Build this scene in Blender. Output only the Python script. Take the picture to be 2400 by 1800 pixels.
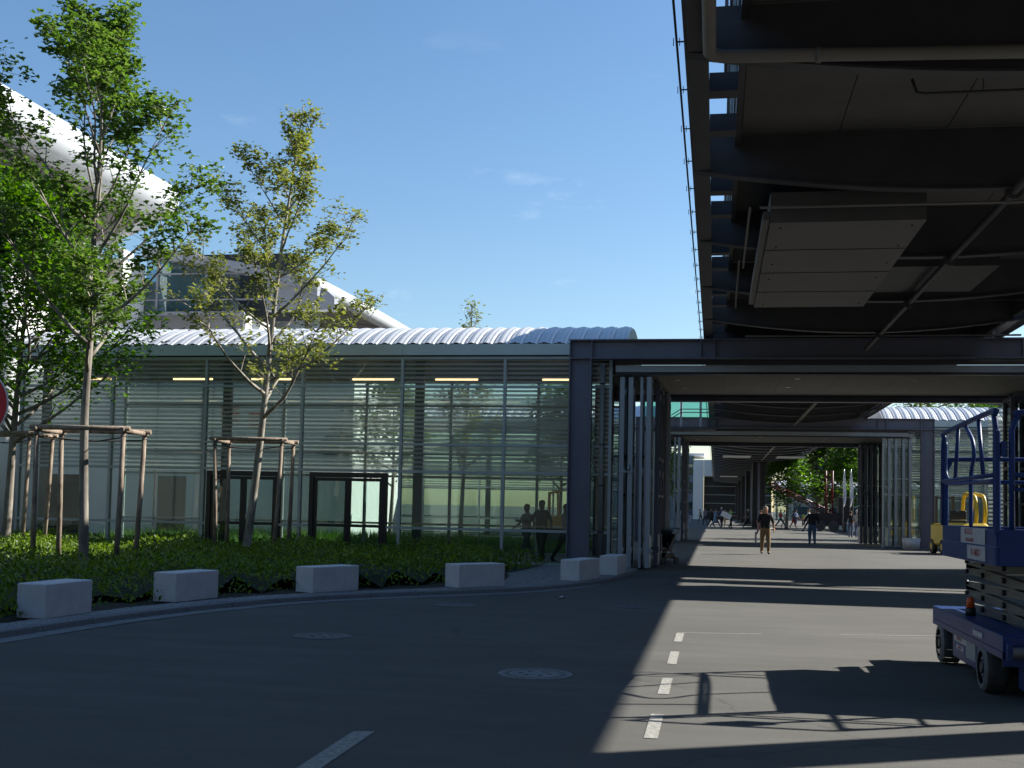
import bpy, bmesh, math, random
from mathutils import Vector, Matrix
from math import sin, cos, pi, radians, sqrt
rnd = random.Random(7)
for o in list(bpy.data.objects): bpy.data.objects.remove(o)
S = bpy.context.scene
COL = S.collection

# ------------------------------------------------------------------ camera, sky, sun, exposure
cam = bpy.data.cameras.new('camera'); camo = bpy.data.objects.new('camera', cam); COL.objects.link(camo)
yaw, pit, rol = radians(-10.05), radians(3.2), radians(1.2)
fw = Vector((sin(yaw)*cos(pit), cos(yaw)*cos(pit), sin(pit))); rt = Vector((cos(yaw), -sin(yaw), 0)); up = rt.cross(fw)
r_ = rt*cos(rol) + up*sin(rol); u_ = -rt*sin(rol) + up*cos(rol)
camo.matrix_world = Matrix((( r_.x, u_.x, -fw.x, 0), (r_.y, u_.y, -fw.y, 0), (r_.z, u_.z, -fw.z, 1.64), (0, 0, 0, 1)))
cam.sensor_width = 36; cam.lens = 36*2700/2400; cam.shift_y = 133/2400; cam.clip_start = .1; cam.clip_end = 6000
S.camera = camo
S.render.resolution_x, S.render.resolution_y = 1024, 768

SUN = Vector((1.28, .70, 1.0)).normalized()
EL = math.asin(SUN.z); AZ = math.atan2(SUN.x, SUN.y)
W = bpy.data.worlds.new('World'); S.world = W; W.use_nodes = True
nt = W.node_tree; bg = nt.nodes['Background']
sky = nt.nodes.new('ShaderNodeTexSky'); sky.sky_type = 'NISHITA'; sky.sun_disc = False
sky.sun_elevation = EL; sky.sun_rotation = AZ; sky.altitude = 300; sky.air_density = 1.15; sky.dust_density = .6; sky.ozone_density = 2.5
# a few faint fair-weather wisps
tc = nt.nodes.new('ShaderNodeTexCoord'); mp = nt.nodes.new('ShaderNodeMapping'); mp.inputs['Scale'].default_value = (5.5, 5.5, 15)
nz = nt.nodes.new('ShaderNodeTexNoise'); nz.inputs['Scale'].default_value = 1.9; nz.inputs['Detail'].default_value = 7; nz.inputs['Roughness'].default_value = .55
cr = nt.nodes.new('ShaderNodeValToRGB'); cr.color_ramp.elements[0].position = .60; cr.color_ramp.elements[1].position = .80; mp.inputs['Location'].default_value = (3.3, 1.2, .4)
cr.color_ramp.elements[1].color = (.32, .32, .32, 1)
mx = nt.nodes.new('ShaderNodeMix'); mx.data_type = 'RGBA'; mx.inputs['B'].default_value = (9, 9.1, 9.6, 1)
L = nt.links.new
L(tc.outputs['Generated'], mp.inputs['Vector']); L(mp.outputs['Vector'], nz.inputs['Vector']); L(nz.outputs['Fac'], cr.inputs['Fac'])
sx = nt.nodes.new('ShaderNodeSeparateXYZ'); L(tc.outputs['Generated'], sx.inputs[0])
mr = nt.nodes.new('ShaderNodeMapRange'); mr.inputs['From Min'].default_value = .18; mr.inputs['From Max'].default_value = .40; mr.inputs['To Min'].default_value = 1; mr.inputs['To Max'].default_value = 0; L(sx.outputs['Z'], mr.inputs['Value'])
mm = nt.nodes.new('ShaderNodeMath'); mm.operation = 'MULTIPLY'; L(cr.outputs['Color'], mm.inputs[0]); L(mr.outputs[0], mm.inputs[1]); L(mm.outputs[0], mx.inputs['Factor']); hs = nt.nodes.new('ShaderNodeHueSaturation'); hs.inputs['Saturation'].default_value = 1.15; L(sky.outputs['Color'], hs.inputs['Color']); L(hs.outputs['Color'], mx.inputs['A']); L(mx.outputs['Result'], bg.inputs['Color'])
bg.inputs['Strength'].default_value = .078
sl = bpy.data.lights.new('sun', 'SUN'); sl.energy = 5.0; sl.angle = radians(.53); sl.color = (1, .97, .90)
so = bpy.data.objects.new('sun', sl); COL.objects.link(so); so.location = (40, 20, 60)
so.rotation_euler = SUN.to_track_quat('Z', 'Y').to_euler()
vs = S.view_settings; vs.view_transform = 'Standard'; vs.look = 'None'; vs.gamma = 1; vs.use_curve_mapping = False
vs.exposure = 1.08
S.render.engine = 'CYCLES'
S.cycles.max_bounces = 8; S.cycles.transparent_max_bounces = 32; S.cycles.transmission_bounces = 6; S.cycles.glossy_bounces = 4

# ------------------------------------------------------------------ materials
MAT = {}
def mat(name, col, rough=.6, metal=0, noise=None, bump=None, col2=None, spec=.5, emit=None, wear=None):
    """noise=(scale, amount): brightness mottling; bump=(scale, strength, distance)"""
    if name in MAT: return MAT[name]
    m = bpy.data.materials.new(name); m.use_nodes = True; n = m.node_tree; b = n.nodes['Principled BSDF']; K = n.links.new
    b.inputs['Base Color'].default_value = (*col, 1); b.inputs['Roughness'].default_value = rough
    b.inputs['Metallic'].default_value = metal; b.inputs['Specular IOR Level'].default_value = spec
    t = n.nodes.new('ShaderNodeTexCoord')
    if noise:
        z = n.nodes.new('ShaderNodeTexNoise'); z.inputs['Scale'].default_value = noise[0]; z.inputs['Detail'].default_value = 6; z.inputs['Roughness'].default_value = .65
        K(t.outputs['Object'], z.inputs['Vector'])
        r = n.nodes.new('ShaderNodeValToRGB'); a = noise[1]
        c0 = [max(0, c*(1-a)) for c in col]; c1 = col2 if col2 else [min(1, c*(1+a)) for c in col]
        r.color_ramp.elements[0].position = .32; r.color_ramp.elements[1].position = .7
        r.color_ramp.elements[0].color = (*c0, 1); r.color_ramp.elements[1].color = (*c1, 1)
        K(z.outputs['Fac'], r.inputs['Fac']); K(r.outputs['Color'], b.inputs['Base Color'])
    if bump:
        z2 = n.nodes.new('ShaderNodeTexNoise'); z2.inputs['Scale'].default_value = bump[0]; z2.inputs['Detail'].default_value = 5
        K(t.outputs['Object'], z2.inputs['Vector'])
        bp = n.nodes.new('ShaderNodeBump'); bp.inputs['Strength'].default_value = bump[1]; bp.inputs['Distance'].default_value = bump[2]
        K(z2.outputs['Fac'], bp.inputs['Height']); K(bp.outputs['Normal'], b.inputs['Normal'])
    if emit:
        b.inputs['Emission Color'].default_value = (*emit[0], 1); b.inputs['Emission Strength'].default_value = emit[1]
    MAT[name] = m; return m

def asphalt():
    m = bpy.data.materials.new('asphalt'); m.use_nodes = True; n = m.node_tree; b = n.nodes['Principled BSDF']; K = n.links.new
    t = n.nodes.new('ShaderNodeTexCoord')
    def nz(s, d=4, rr=.6, st=None):
        z = n.nodes.new('ShaderNodeTexNoise'); z.inputs['Scale'].default_value = s; z.inputs['Detail'].default_value = d; z.inputs['Roughness'].default_value = rr
        if st:
            q = n.nodes.new('ShaderNodeMapping'); q.inputs['Scale'].default_value = st; q.inputs['Rotation'].default_value = (0, 0, .5)
            K(t.outputs['Object'], q.inputs['Vector']); K(q.outputs['Vector'], z.inputs['Vector'])
        else: K(t.outputs['Object'], z.inputs['Vector'])
        return z
    a = nz(.35, 5); c = nz(95, 2, .8); s = nz(1.2, 6, .7, (.25, 1.6, 1)); g = nz(260, 1)
    def ramp(z, p0, p1, v0, v1):
        r = n.nodes.new('ShaderNodeMapRange'); r.inputs['From Min'].default_value = p0; r.inputs['From Max'].default_value = p1
        r.inputs['To Min'].default_value = v0; r.inputs['To Max'].default_value = v1; K(z.outputs['Fac'], r.inputs['Value']); return r
    f1 = ramp(a, .3, .7, .88, 1.12); f2 = ramp(c, .3, .7, .62, 1.4); f3 = ramp(s, .35, .7, .86, 1.14)
    m1 = n.nodes.new('ShaderNodeMath'); m1.operation = 'MULTIPLY'; K(f1.outputs[0], m1.inputs[0]); K(f2.outputs[0], m1.inputs[1])
    m2 = n.nodes.new('ShaderNodeMath'); m2.operation = 'MULTIPLY'; K(m1.outputs[0], m2.inputs[0]); K(f3.outputs[0], m2.inputs[1])
    v = n.nodes.new('ShaderNodeMix'); v.data_type = 'RGBA'; v.blend_type = 'MULTIPLY'; v.inputs['Factor'].default_value = 1
    v.inputs['A'].default_value = (.103, .099, .088, 1); K(m2.outputs[0], v.inputs['B'])
    # oil and tar blots
    o = nz(.9, 3, .5); of = ramp(o, .66, .74, 0, .45)
    w = n.nodes.new('ShaderNodeMix'); w.data_type = 'RGBA'; K(of.outputs[0], w.inputs['Factor']); K(v.outputs['Result'], w.inputs['A']); w.inputs['B'].default_value = (.095, .09, .086, 1)
    # crack network
    vo = n.nodes.new('ShaderNodeTexVoronoi'); vo.feature = 'DISTANCE_TO_EDGE'; vo.inputs['Scale'].default_value = .16
    wn = nz(.8, 5); mv = n.nodes.new('ShaderNodeMix'); mv.data_type = 'RGBA'; mv.inputs['Factor'].default_value = .5
    K(t.outputs['Object'], mv.inputs['A']); K(wn.outputs['Color'], mv.inputs['B']); K(mv.outputs['Result'], vo.inputs['Vector'])
    cf = n.nodes.new('ShaderNodeMapRange'); cf.inputs['From Min'].default_value = 0; cf.inputs['From Max'].default_value = .0025; cf.inputs['To Min'].default_value = .55; cf.inputs['To Max'].default_value = 0
    K(vo.outputs['Distance'], cf.inputs['Value'])
    x = n.nodes.new('ShaderNodeMix'); x.data_type = 'RGBA'; K(cf.outputs[0], x.inputs['Factor']); K(w.outputs['Result'], x.inputs['A']); x.inputs['B'].default_value = (.05, .05, .05, 1)
    K(x.outputs['Result'], b.inputs['Base Color'])
    b.inputs['Roughness'].default_value = .88; b.inputs['Specular IOR Level'].default_value = .3
    bp = n.nodes.new('ShaderNodeBump'); bp.inputs['Strength'].default_value = .5; bp.inputs['Distance'].default_value = .006
    K(g.outputs['Fac'], bp.inputs['Height']); K(bp.outputs['Normal'], b.inputs['Normal'])
    MAT['asphalt'] = m; return m
asphalt()

def glass(name, tint=(.62, .80, .74), refl=1.0, frit=None, dirt=.05):
    """thin pane: tinted transparency plus fresnel mirror; frit=(period, share, (z0,z1)) prints pale horizontal bands"""
    m = bpy.data.materials.new(name); m.use_nodes = True; n = m.node_tree; n.nodes.clear(); K = n.links.new
    out = n.nodes.new('ShaderNodeOutputMaterial'); tr = n.nodes.new('ShaderNodeBsdfTransparent'); tr.inputs['Color'].default_value = (*tint, 1)
    gl = n.nodes.new('ShaderNodeBsdfGlossy'); gl.inputs['Roughness'].default_value = .012; gl.inputs['Color'].default_value = (.92, .97, .95, 1)
    fr = n.nodes.new('ShaderNodeFresnel'); fr.inputs['IOR'].default_value = 1.62
    mu = n.nodes.new('ShaderNodeMath'); mu.operation = 'MULTIPLY'; mu.inputs[1].default_value = refl*1.05; K(fr.outputs['Fac'], mu.inputs[0])
    t = n.nodes.new('ShaderNodeTexCoord'); bz = n.nodes.new('ShaderNodeTexNoise'); bz.inputs['Scale'].default_value = .55; bz.inputs['Detail'].default_value = 1
    K(t.outputs['Object'], bz.inputs['Vector']); bp = n.nodes.new('ShaderNodeBump'); bp.inputs['Strength'].default_value = .05; bp.inputs['Distance'].default_value = .02
    K(bz.outputs['Fac'], bp.inputs['Height']); K(bp.outputs['Normal'], gl.inputs['Normal'])
    df = n.nodes.new('ShaderNodeBsdfDiffuse'); df.inputs['Color'].default_value = (.62, .65, .63, 1)
    tl = n.nodes.new('ShaderNodeBsdfTranslucent'); tl.inputs['Color'].default_value = (.62, .65, .63, 1)
    dt = n.nodes.new('ShaderNodeMixShader'); dt.inputs[0].default_value = .5; K(df.outputs[0], dt.inputs[1]); K(tl.outputs[0], dt.inputs[2])
    m0 = n.nodes.new('ShaderNodeMixShader'); m0.inputs[0].default_value = dirt; K(tr.outputs[0], m0.inputs[1]); K(dt.outputs[0], m0.inputs[2])
    if frit:
        sx = n.nodes.new('ShaderNodeSeparateXYZ'); K(t.outputs['Object'], sx.inputs[0])
        dv = n.nodes.new('ShaderNodeMath'); dv.operation = 'DIVIDE'; dv.inputs[1].default_value = frit[0]; K(sx.outputs['Z'], dv.inputs[0])
        fc = n.nodes.new('ShaderNodeMath'); fc.operation = 'FRACT'; K(dv.outputs[0], fc.inputs[0])
        ls = n.nodes.new('ShaderNodeMath'); ls.operation = 'LESS_THAN'; ls.inputs[1].default_value = frit[1]; K(fc.outputs[0], ls.inputs[0])
        ma = n.nodes.new('ShaderNodeMath'); ma.operation = 'MULTIPLY'; ma.inputs[1].default_value = frit[2]; K(ls.outputs[0], ma.inputs[0])
        ad = n.nodes.new('ShaderNodeMath'); ad.operation = 'ADD'; ad.inputs[1].default_value = dirt; K(ma.outputs[0], ad.inputs[0]); K(ad.outputs[0], m0.inputs[0])
    m1 = n.nodes.new('ShaderNodeMixShader'); K(mu.outputs[0], m1.inputs[0]); K(m0.outputs[0], m1.inputs[1]); K(gl.outputs[0], m1.inputs[2])
    K(m1.outputs[0], out.inputs['Surface']); MAT[name] = m; return m

def leafmat(name, c0, c1, tr=.45):
    m = bpy.data.materials.new(name); m.use_nodes = True; n = m.node_tree; b = n.nodes['Principled BSDF']; K = n.links.new
    g = n.nodes.new('ShaderNodeNewGeometry'); r = n.nodes.new('ShaderNodeValToRGB')
    r.color_ramp.elements[0].color = (*c0, 1); r.color_ramp.elements[1].color = (*c1, 1); K(g.outputs['Random Per Island'], r.inputs['Fac'])
    K(r.outputs['Color'], b.inputs['Base Color']); b.inputs['Roughness'].default_value = .42; b.inputs['Specular IOR Level'].default_value = .45
    t = n.nodes.new('ShaderNodeBsdfTranslucent'); h = n.nodes.new('ShaderNodeHueSaturation'); h.inputs['Value'].default_value = 1.5; h.inputs['Saturation'].default_value = 1.15
    K(r.outputs['Color'], h.inputs['Color']); K(h.outputs['Color'], t.inputs['Color'])
    x = n.nodes.new('ShaderNodeMixShader'); x.inputs[0].default_value = tr; K(b.outputs[0], x.inputs[1]); K(t.outputs[0], x.inputs[2])
    K(x.outputs[0], n.nodes['Material Output'].inputs['Surface']); MAT[name] = m; return m

def bark(name, c0, c1, sc=9):
    m = bpy.data.materials.new(name); m.use_nodes = True; n = m.node_tree; b = n.nodes['Principled BSDF']; K = n.links.new
    t = n.nodes.new('ShaderNodeTexCoord'); q = n.nodes.new('ShaderNodeMapping'); q.inputs['Scale'].default_value = (1, 1, .28); K(t.outputs['Object'], q.inputs['Vector'])
    z = n.nodes.new('ShaderNodeTexNoise'); z.inputs['Scale'].default_value = sc; z.inputs['Detail'].default_value = 6; K(q.outputs['Vector'], z.inputs['Vector'])
    r = n.nodes.new('ShaderNodeValToRGB'); r.color_ramp.elements[0].color = (*c0, 1); r.color_ramp.elements[1].color = (*c1, 1)
    r.color_ramp.elements[0].position = .38; r.color_ramp.elements[1].position = .62; K(z.outputs['Fac'], r.inputs['Fac']); K(r.outputs['Color'], b.inputs['Base Color'])
    b.inputs['Roughness'].default_value = .9
    bp = n.nodes.new('ShaderNodeBump'); bp.inputs['Strength'].default_value = .6; bp.inputs['Distance'].default_value = .02; K(z.outputs['Fac'], bp.inputs['Height']); K(bp.outputs['Normal'], b.inputs['Normal'])
    MAT[name] = m; return m

steel = mat('grey_painted_steel', (.145, .145, .185), .45, .0, (1.6, .10), (30, .08, .004))
steel_l = mat('silver_painted_steel', (.34, .37, .40), .4, .3, (2.2, .08))
steel_d = mat('dark_painted_steel', (.05, .048, .052), .5, .0, (2, .18))
frame_g = mat('grey_green_frame', (.40, .45, .45), .42, .25, (2.5, .08))
black_f = mat('black_door_frame', (.018, .018, .02), .35, .1)
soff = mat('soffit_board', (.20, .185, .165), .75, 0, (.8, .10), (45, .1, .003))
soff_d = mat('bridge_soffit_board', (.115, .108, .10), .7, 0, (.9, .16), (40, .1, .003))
duct_m = mat('galvanised_duct', (.12, .112, .108), .5, .35, (1.5, .12))
vault_m = mat('white_corrugated_metal', (.62, .62, .62), .38, .45, (3, .06))
fascia_m = mat('fascia_metal', (.55, .62, .60), .45, .3, (.8, .05))
white_m = mat('white_render', (.72, .71, .69), .7, 0, (.6, .04))
wall_gm = mat('grey_cladding', (.15, .165, .20), .55, .1, (.5, .05))
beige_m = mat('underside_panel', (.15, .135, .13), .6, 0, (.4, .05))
conc = mat('concrete', (.62, .60, .60), .85, 0, (5, .10), (60, .25, .006))
granite = mat('granite_kerb', (.185, .185, .19), .8, 0, (38, .35), (60, .4, .006))
gutter_m = mat('gutter_slab', (.18, .185, .185), .85, 0, (14, .2), (50, .3, .004))
cobble_m = mat('cobble_stone', (.25, .25, .25), .8, 0, (22, .35), (50, .4, .006))
soil_m = mat('bed_soil', (.035, .028, .02), .95, 0, (6, .4), (18, .8, .03))
paint = mat('road_paint', (.29, .28, .25), .8, 0, (22, .45), (80, .2, .003))
cast = mat('cast_iron', (.085, .085, .088), .55, .5, (20, .25), (60, .4, .004))
cast_c = mat('manhole_concrete', (.20, .205, .205), .85, 0, (20, .2), (60, .3, .004))
wood = bark('stake_wood', (.17, .125, .09), (.30, .235, .175), 12)
rope_m = mat('tie_rope', (.03, .028, .025), .9)
bark1 = bark('maple_bark', (.13, .11, .085), (.27, .24, .20), 7)
bark2 = bark('plane_bark', (.15, .13, .10), (.36, .33, .27), 6)
leaf1 = leafmat('maple_leaf', (.06, .12, .022), (.15, .22, .05), .45)
leaf2 = leafmat('plane_leaf', (.12, .15, .03), (.26, .27, .075), .45)
leaf3 = leafmat('dense_maple_leaf', (.04, .105, .008), (.13, .26, .018), .45)
leaf4 = leafmat('far_leaf', (.035, .075, .015), (.12, .17, .03), .4)
leafh = leafmat('juniper_sprig', (.035, .08, .010), (.20, .30, .03), .35)
grass_m = leafmat('grass_blade', (.05, .12, .015), (.12, .22, .03), .3)
lamp_on = mat('lit_tube', (.9, .7, .3), .4, emit=((1, .62, .30), 1.6))
lamp_off = mat('downlight_glass', (.75, .75, .72), .25)
blue = mat('blue_machine_paint', (.005, .032, .145), .45, .0, (6, .12), spec=.35)
rub = mat('tyre_rubber', (.06, .06, .058), .85, 0, (20, .2))
rub_s = mat('grey_sidewall', (.15, .15, .15), .8, 0, (20, .2))
scis = mat('scissor_steel', (.11, .11, .105), .5, .2, (8, .2))
stick = mat('white_sticker', (.42, .42, .44), .5, 0, (14, .15))
red_p = mat('red_print', (.35, .02, .03), .5)
orange = mat('orange_beacon', (.65, .09, .01), .3)
yellow = mat('yellow_machine_paint', (.62, .42, .02), .4, 0, (6, .1))
blk = mat('black_plastic', (.014, .014, .015), .5)
chrome = mat('bright_steel', (.6, .6, .6), .2, .9)
red = mat('red_paint', (.15, .008, .012), .45)
sign_r = mat('sign_red', (.62, .01, .03), .4); sign_b = mat('sign_blue', (.02, .10, .62), .4); sign_w = mat('sign_white', (.75, .75, .72), .4)
flag_w = mat('white_cloth', (.75, .75, .77), .8)
G_frit = glass('fritted_glass', (.86, .91, .89), .7, (.125, .52, .45), .03)
G_clear = glass('clear_glass', (.86, .91, .89), .8, None, .02)
G_dark = glass('door_glass', (.74, .83, .80), .8, None, .02)
G_hall = glass('tinted_hall_glass', (.45, .66, .74), 1.5, None, .06)
G_teal = glass('teal_glass', (.50, .80, .74), .5, None, .10)

# ------------------------------------------------------------------ mesh helpers
class MB:
    def __init__(s): s.v = []; s.f = []; s.m = []; s.mats = []; s.sm = []
    def mi(s, m):
        if m not in s.mats: s.mats.append(m)
        return s.mats.index(m)
    def face(s, pts, m, smooth=False):
        i = len(s.v); s.v += [tuple(p) for p in pts]; s.f.append(tuple(range(i, i+len(pts)))); s.m.append(s.mi(m)); s.sm.append(smooth)
    def box(s, a, b, m, M=None):
        x0, y0, z0 = a; x1, y1, z1 = b
        p = [(x0, y0, z0), (x1, y0, z0), (x1, y1, z0), (x0, y1, z0), (x0, y0, z1), (x1, y0, z1), (x1, y1, z1), (x0, y1, z1)]
        if M is not None: p = [tuple(M @ Vector(q)) for q in p]
        i = len(s.v); s.v += p; k = s.mi(m)
        for q in ((3, 2, 1, 0), (4, 5, 6, 7), (0, 1, 5, 4), (1, 2, 6, 5), (2, 3, 7, 6), (3, 0, 4, 7)):
            s.f.append(tuple(i+j for j in q)); s.m.append(k); s.sm.append(False)
        return s
    def bbox(s, a, b, m, c=.01, M=None):
        """box with chamfered vertical and top edges"""
        x0, y0, z0 = a; x1, y1, z1 = b
        ring = lambda d, z: [(x0+d+c, y0+d, z), (x1-d-c, y0+d, z), (x1-d, y0+d+c, z), (x1-d, y1-d-c, z), (x1-d-c, y1-d, z), (x0+d+c, y1-d, z), (x0+d, y1-d-c, z), (x0+d, y0+d+c, z)]
        R = [ring(c, z0), ring(0, z0+c), ring(0, z1-c), ring(c, z1)]
        if M is not None: R = [[tuple(M @ Vector(q)) for q in r] for r in R]
        for k in range(3):
            for j in range(8): s.face([R[k][j], R[k][(j+1) % 8], R[k+1][(j+1) % 8], R[k+1][j]], m)
        s.face(R[3], m); s.face(R[0][::-1], m); return s
    def prism(s, poly, axis, a, b, m, smooth=False):
        """poly: 2-D points in the plane normal to axis ('x','y','z')"""
        def P(p, t):
            if axis == 'x': return (t, p[0], p[1])
            if axis == 'y': return (p[0], t, p[1])
            return (p[0], p[1], t)
        n = len(poly)
        for j in range(n): s.face([P(poly[j], a), P(poly[(j+1) % n], a), P(poly[(j+1) % n], b), P(poly[j], b)], m, smooth)
        s.face([P(p, a) for p in poly][::-1], m); s.face([P(p, b) for p in poly], m); return s
    def tube(s, pts, r, m, n=8, caps=True, smooth=True):
        pts = [Vector(p) for p in pts]; R = r if isinstance(r, (list, tuple)) else [r]*len(pts)
        rings = []; prev = None
        for i, p in enumerate(pts):
            d = (pts[min(i+1, len(pts)-1)] - pts[max(i-1, 0)])
            if d.length < 1e-9: d = Vector((0, 0, 1))
            d.normalize()
            if prev is None: prev = d.orthogonal().normalized()
            a = (prev - d*prev.dot(d))
            a = a.normalized() if a.length > 1e-6 else d.orthogonal().normalized()
            prev = a; b = d.cross(a)
            rings.append([p + (a*cos(2*pi*k/n) + b*sin(2*pi*k/n))*R[i] for k in range(n)])
        i0 = len(s.v); k = s.mi(m)
        for g in rings: s.v += [tuple(q) for q in g]
        for i in range(len(rings)-1):
            for j in range(n):
                s.f.append((i0+i*n+j, i0+i*n+(j+1) % n, i0+(i+1)*n+(j+1) % n, i0+(i+1)*n+j)); s.m.append(k); s.sm.append(smooth)
        if caps:
            s.f.append(tuple(i0+j for j in range(n))[::-1]); s.m.append(k); s.sm.append(False)
            s.f.append(tuple(i0+(len(rings)-1)*n+j for j in range(n))); s.m.append(k); s.sm.append(False)
        return s
    def mesh(s, name):
        me = bpy.data.meshes.new(name); me.from_pydata(s.v, [], s.f)
        for m in s.mats: me.materials.append(m)
        me.polygons.foreach_set('material_index', s.m); me.polygons.foreach_set('use_smooth', s.sm); me.update(); return me
    def build(s, name, parent=None, loc=None):
        o = bpy.data.objects.new(name, s.mesh(name)); COL.objects.link(o)
        if parent is not None: o.parent = parent
        if loc is not None: o.location = loc
        return o
def inst(me, name, parent, loc=(0, 0, 0), rot=(0, 0, 0), sc=(1, 1, 1)):
    o = bpy.data.objects.new(name, me); COL.objects.link(o); o.parent = parent; o.location = loc; o.rotation_euler = rot; o.scale = sc; return o
def tag(o, label=None, cat=None, group=None, kind=None):
    if label: o['label'] = label
    if cat: o['category'] = cat
    if group: o['group'] = group
    if kind: o['kind'] = kind
    return o
def thing(name, label, cat, loc=(0, 0, 0), rz=0, group=None):
    o = bpy.data.objects.new(name, None); COL.objects.link(o); o.location = loc; o.rotation_euler = (0, 0, rz); o.empty_display_size = .2
    return tag(o, label, cat, group)
def box(name, a, b, m, parent=None): return MB().box(a, b, m).build(name, parent)
def arc(n, r, c=(0, 0), a0=0, a1=2*pi): return [(c[0]+r*cos(a0+(a1-a0)*i/n), c[1]+r*sin(a0+(a1-a0)*i/n)) for i in range(n)]
def spline(P, k=8):
    out = []
    for i in range(len(P)-1):
        p0 = Vector(P[max(i-1, 0)]); p1 = Vector(P[i]); p2 = Vector(P[i+1]); p3 = Vector(P[min(i+2, len(P)-1)])
        for j in range(k):
            t = j/k; out.append(.5*((2*p1)+(-p0+p2)*t+(2*p0-5*p1+4*p2-p3)*t*t+(-p0+3*p1-3*p2+p3)*t**3))
    out.append(Vector(P[-1])); return out

# ------------------------------------------------------------------ ground
g = MB(); N = 40
xs = [-900, -300, -120] + [-60+4*i for i in range(31)] + [120, 300, 900]; ys = [-300, -80] + [-20+6*i for i in range(45)] + [320, 600, 1500]
for i in range(len(xs)-1):
    for j in range(len(ys)-1): g.face([(xs[i], ys[j], 0), (xs[i+1], ys[j], 0), (xs[i+1], ys[j+1], 0), (xs[i], ys[j+1], 0)], MAT['asphalt'])
tag(g.build('ground'), kind='structure')

# painted markings
mk = thing('road_marking', 'worn white dashed lane line running along the sunlit asphalt towards the gate', 'road marking')
for (y0, y1) in ((14.46, 15.45), (12.38, 13.46), (10.36, 11.34), (8.36, 9.34)):
    MB().box((-.485, y0, .003), (-.385, y1, .0045), paint).build('dash', mk)
mk = thing('road_marking', 'thin white line across the sunlit lane, starting at the last dash', 'road marking')
m_ = MB(); m_.face([(-.47, 15.47, .004), (.62, 15.74, .004), (.62, 15.785, .004), (-.47, 15.515, .004)], paint); m_.build('line', mk)
mk = thing('road_marking', 'thin white line across the lane ending behind the blue lift wheel', 'road marking')
m_ = MB(); m_.face([(1.67, 16.02, .004), (3.6, 16.5, .004), (3.6, 16.545, .004), (1.67, 16.065, .004)], paint); m_.build('line', mk)
mk = thing('road_marking', 'broad white dash in the shaded foreground at the bottom of the picture', 'road marking')
m_ = MB(); m_.face([(-2.50, 6.2, .004), (-2.36, 6.2, .004), (-2.38, 8.06, .004), (-2.53, 8.02, .004)], paint); m_.build('line', mk)

def manhole(x, y, r, lab, inner, rim):
    t = thing('manhole_cover', lab, 'manhole cover', (x, y, 0), 0, 'manhole covers in the road')
    def ring(r0, r1, z0, z1, m, nm):
        b = MB(); n = 40
        for i in range(n):
            a, c = 2*pi*i/n, 2*pi*(i+1)/n
            q = lambda rr, aa, z: (rr*cos(aa), rr*sin(aa), z)
            b.face([q(r0, a, z1), q(r1, a, z1), q(r1, c, z1), q(r0, c, z1)], m)
            b.face([q(r1, a, z1), q(r1, a, z0), q(r1, c, z0), q(r1, c, z1)], m)
        b.build(nm, t)
    ring(r*1.0, r*1.18, 0, .006, cast_c if rim else cast, 'collar'); ring(r*.86, r*.99, 0, .008, cast, 'frame')
    b = MB(); n = 32; b.face([(r*.83*cos(2*pi*i/n), r*.83*sin(2*pi*i/n), .007) for i in range(n)], inner)
    for k in range(6):
        a = k*pi/3; b.box((-.02+r*.45*cos(a), -.02+r*.45*sin(a), .007), (.02+r*.45*cos(a), .02+r*.45*sin(a), .012), cast)
    b.build('lid', t)
manhole(-1.71, 11.22, .31, 'largest round manhole cover with grey concrete lid in the shaded road', cast_c, True)
manhole(-4.69, 13.52, .30, 'plain dark manhole cover left of the largest one, nearest the gutter', cast, False)
manhole(-4.12, 18.34, .28, 'flat manhole cover in front of the fourth concrete block', cast, False)
manhole(-1.34, 19.21, .25, 'small manhole cover at the edge of the bridge shadow', cast, False)
m_ = MB()
for k in range(7):
    a = rnd.uniform(0, 6); c = Vector((rnd.uniform(-.05, .05), rnd.uniform(-.03, .03), .012+rnd.uniform(0, .03)))
    m_.face([c+Vector((.05*cos(a+q)*rnd.uniform(.6, 1.2), .04*sin(a+q), .02*sin(3*q+a))) for q in (0, 1.7, 3.2, 4.8)], flag_w)
tag(m_.build('paper_scrap', loc=(-2.64, 20.47, 0)), 'crumpled white scrap of paper lying in the shaded road', 'litter')

# ------------------------------------------------------------------ kerb, gutter, cobbles
KP = spline([(-8.3, 2, 0), (-8.2, 7, 0), (-8.08, 10.5, 0), (-7.97, 12.4, 0), (-7.78, 14.2, 0), (-7.36, 16.1, 0), (-6.75, 17.7, 0), (-5.82, 19.15, 0), (-4.62, 20.5, 0), (-3.6, 21.75, 0), (-2.78, 23.4, 0), (-2.3, 25.3, 0), (-2.06, 27.5, 0), (-1.95, 29.9, 0), (-1.95, 30.7, 0)], 14)
def resample(P, step):
    out = [P[0].copy()]; acc = 0
    for i in range(1, len(P)):
        a = P[i-1]; d = (P[i]-a).length; pos = step-acc
        while pos <= d: out.append(a.lerp(P[i], pos/d)); pos += step
        acc = (acc+d) % step
    return out
def nrm(P, i):
    d = (P[min(i+1, len(P)-1)]-P[max(i-1, 0)]).normalized(); return Vector((-d.y, d.x, 0))   # towards the bed
kerb = thing('kerb', None, None); kerb['kind'] = 'structure'
K1 = resample(KP, .98)
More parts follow.
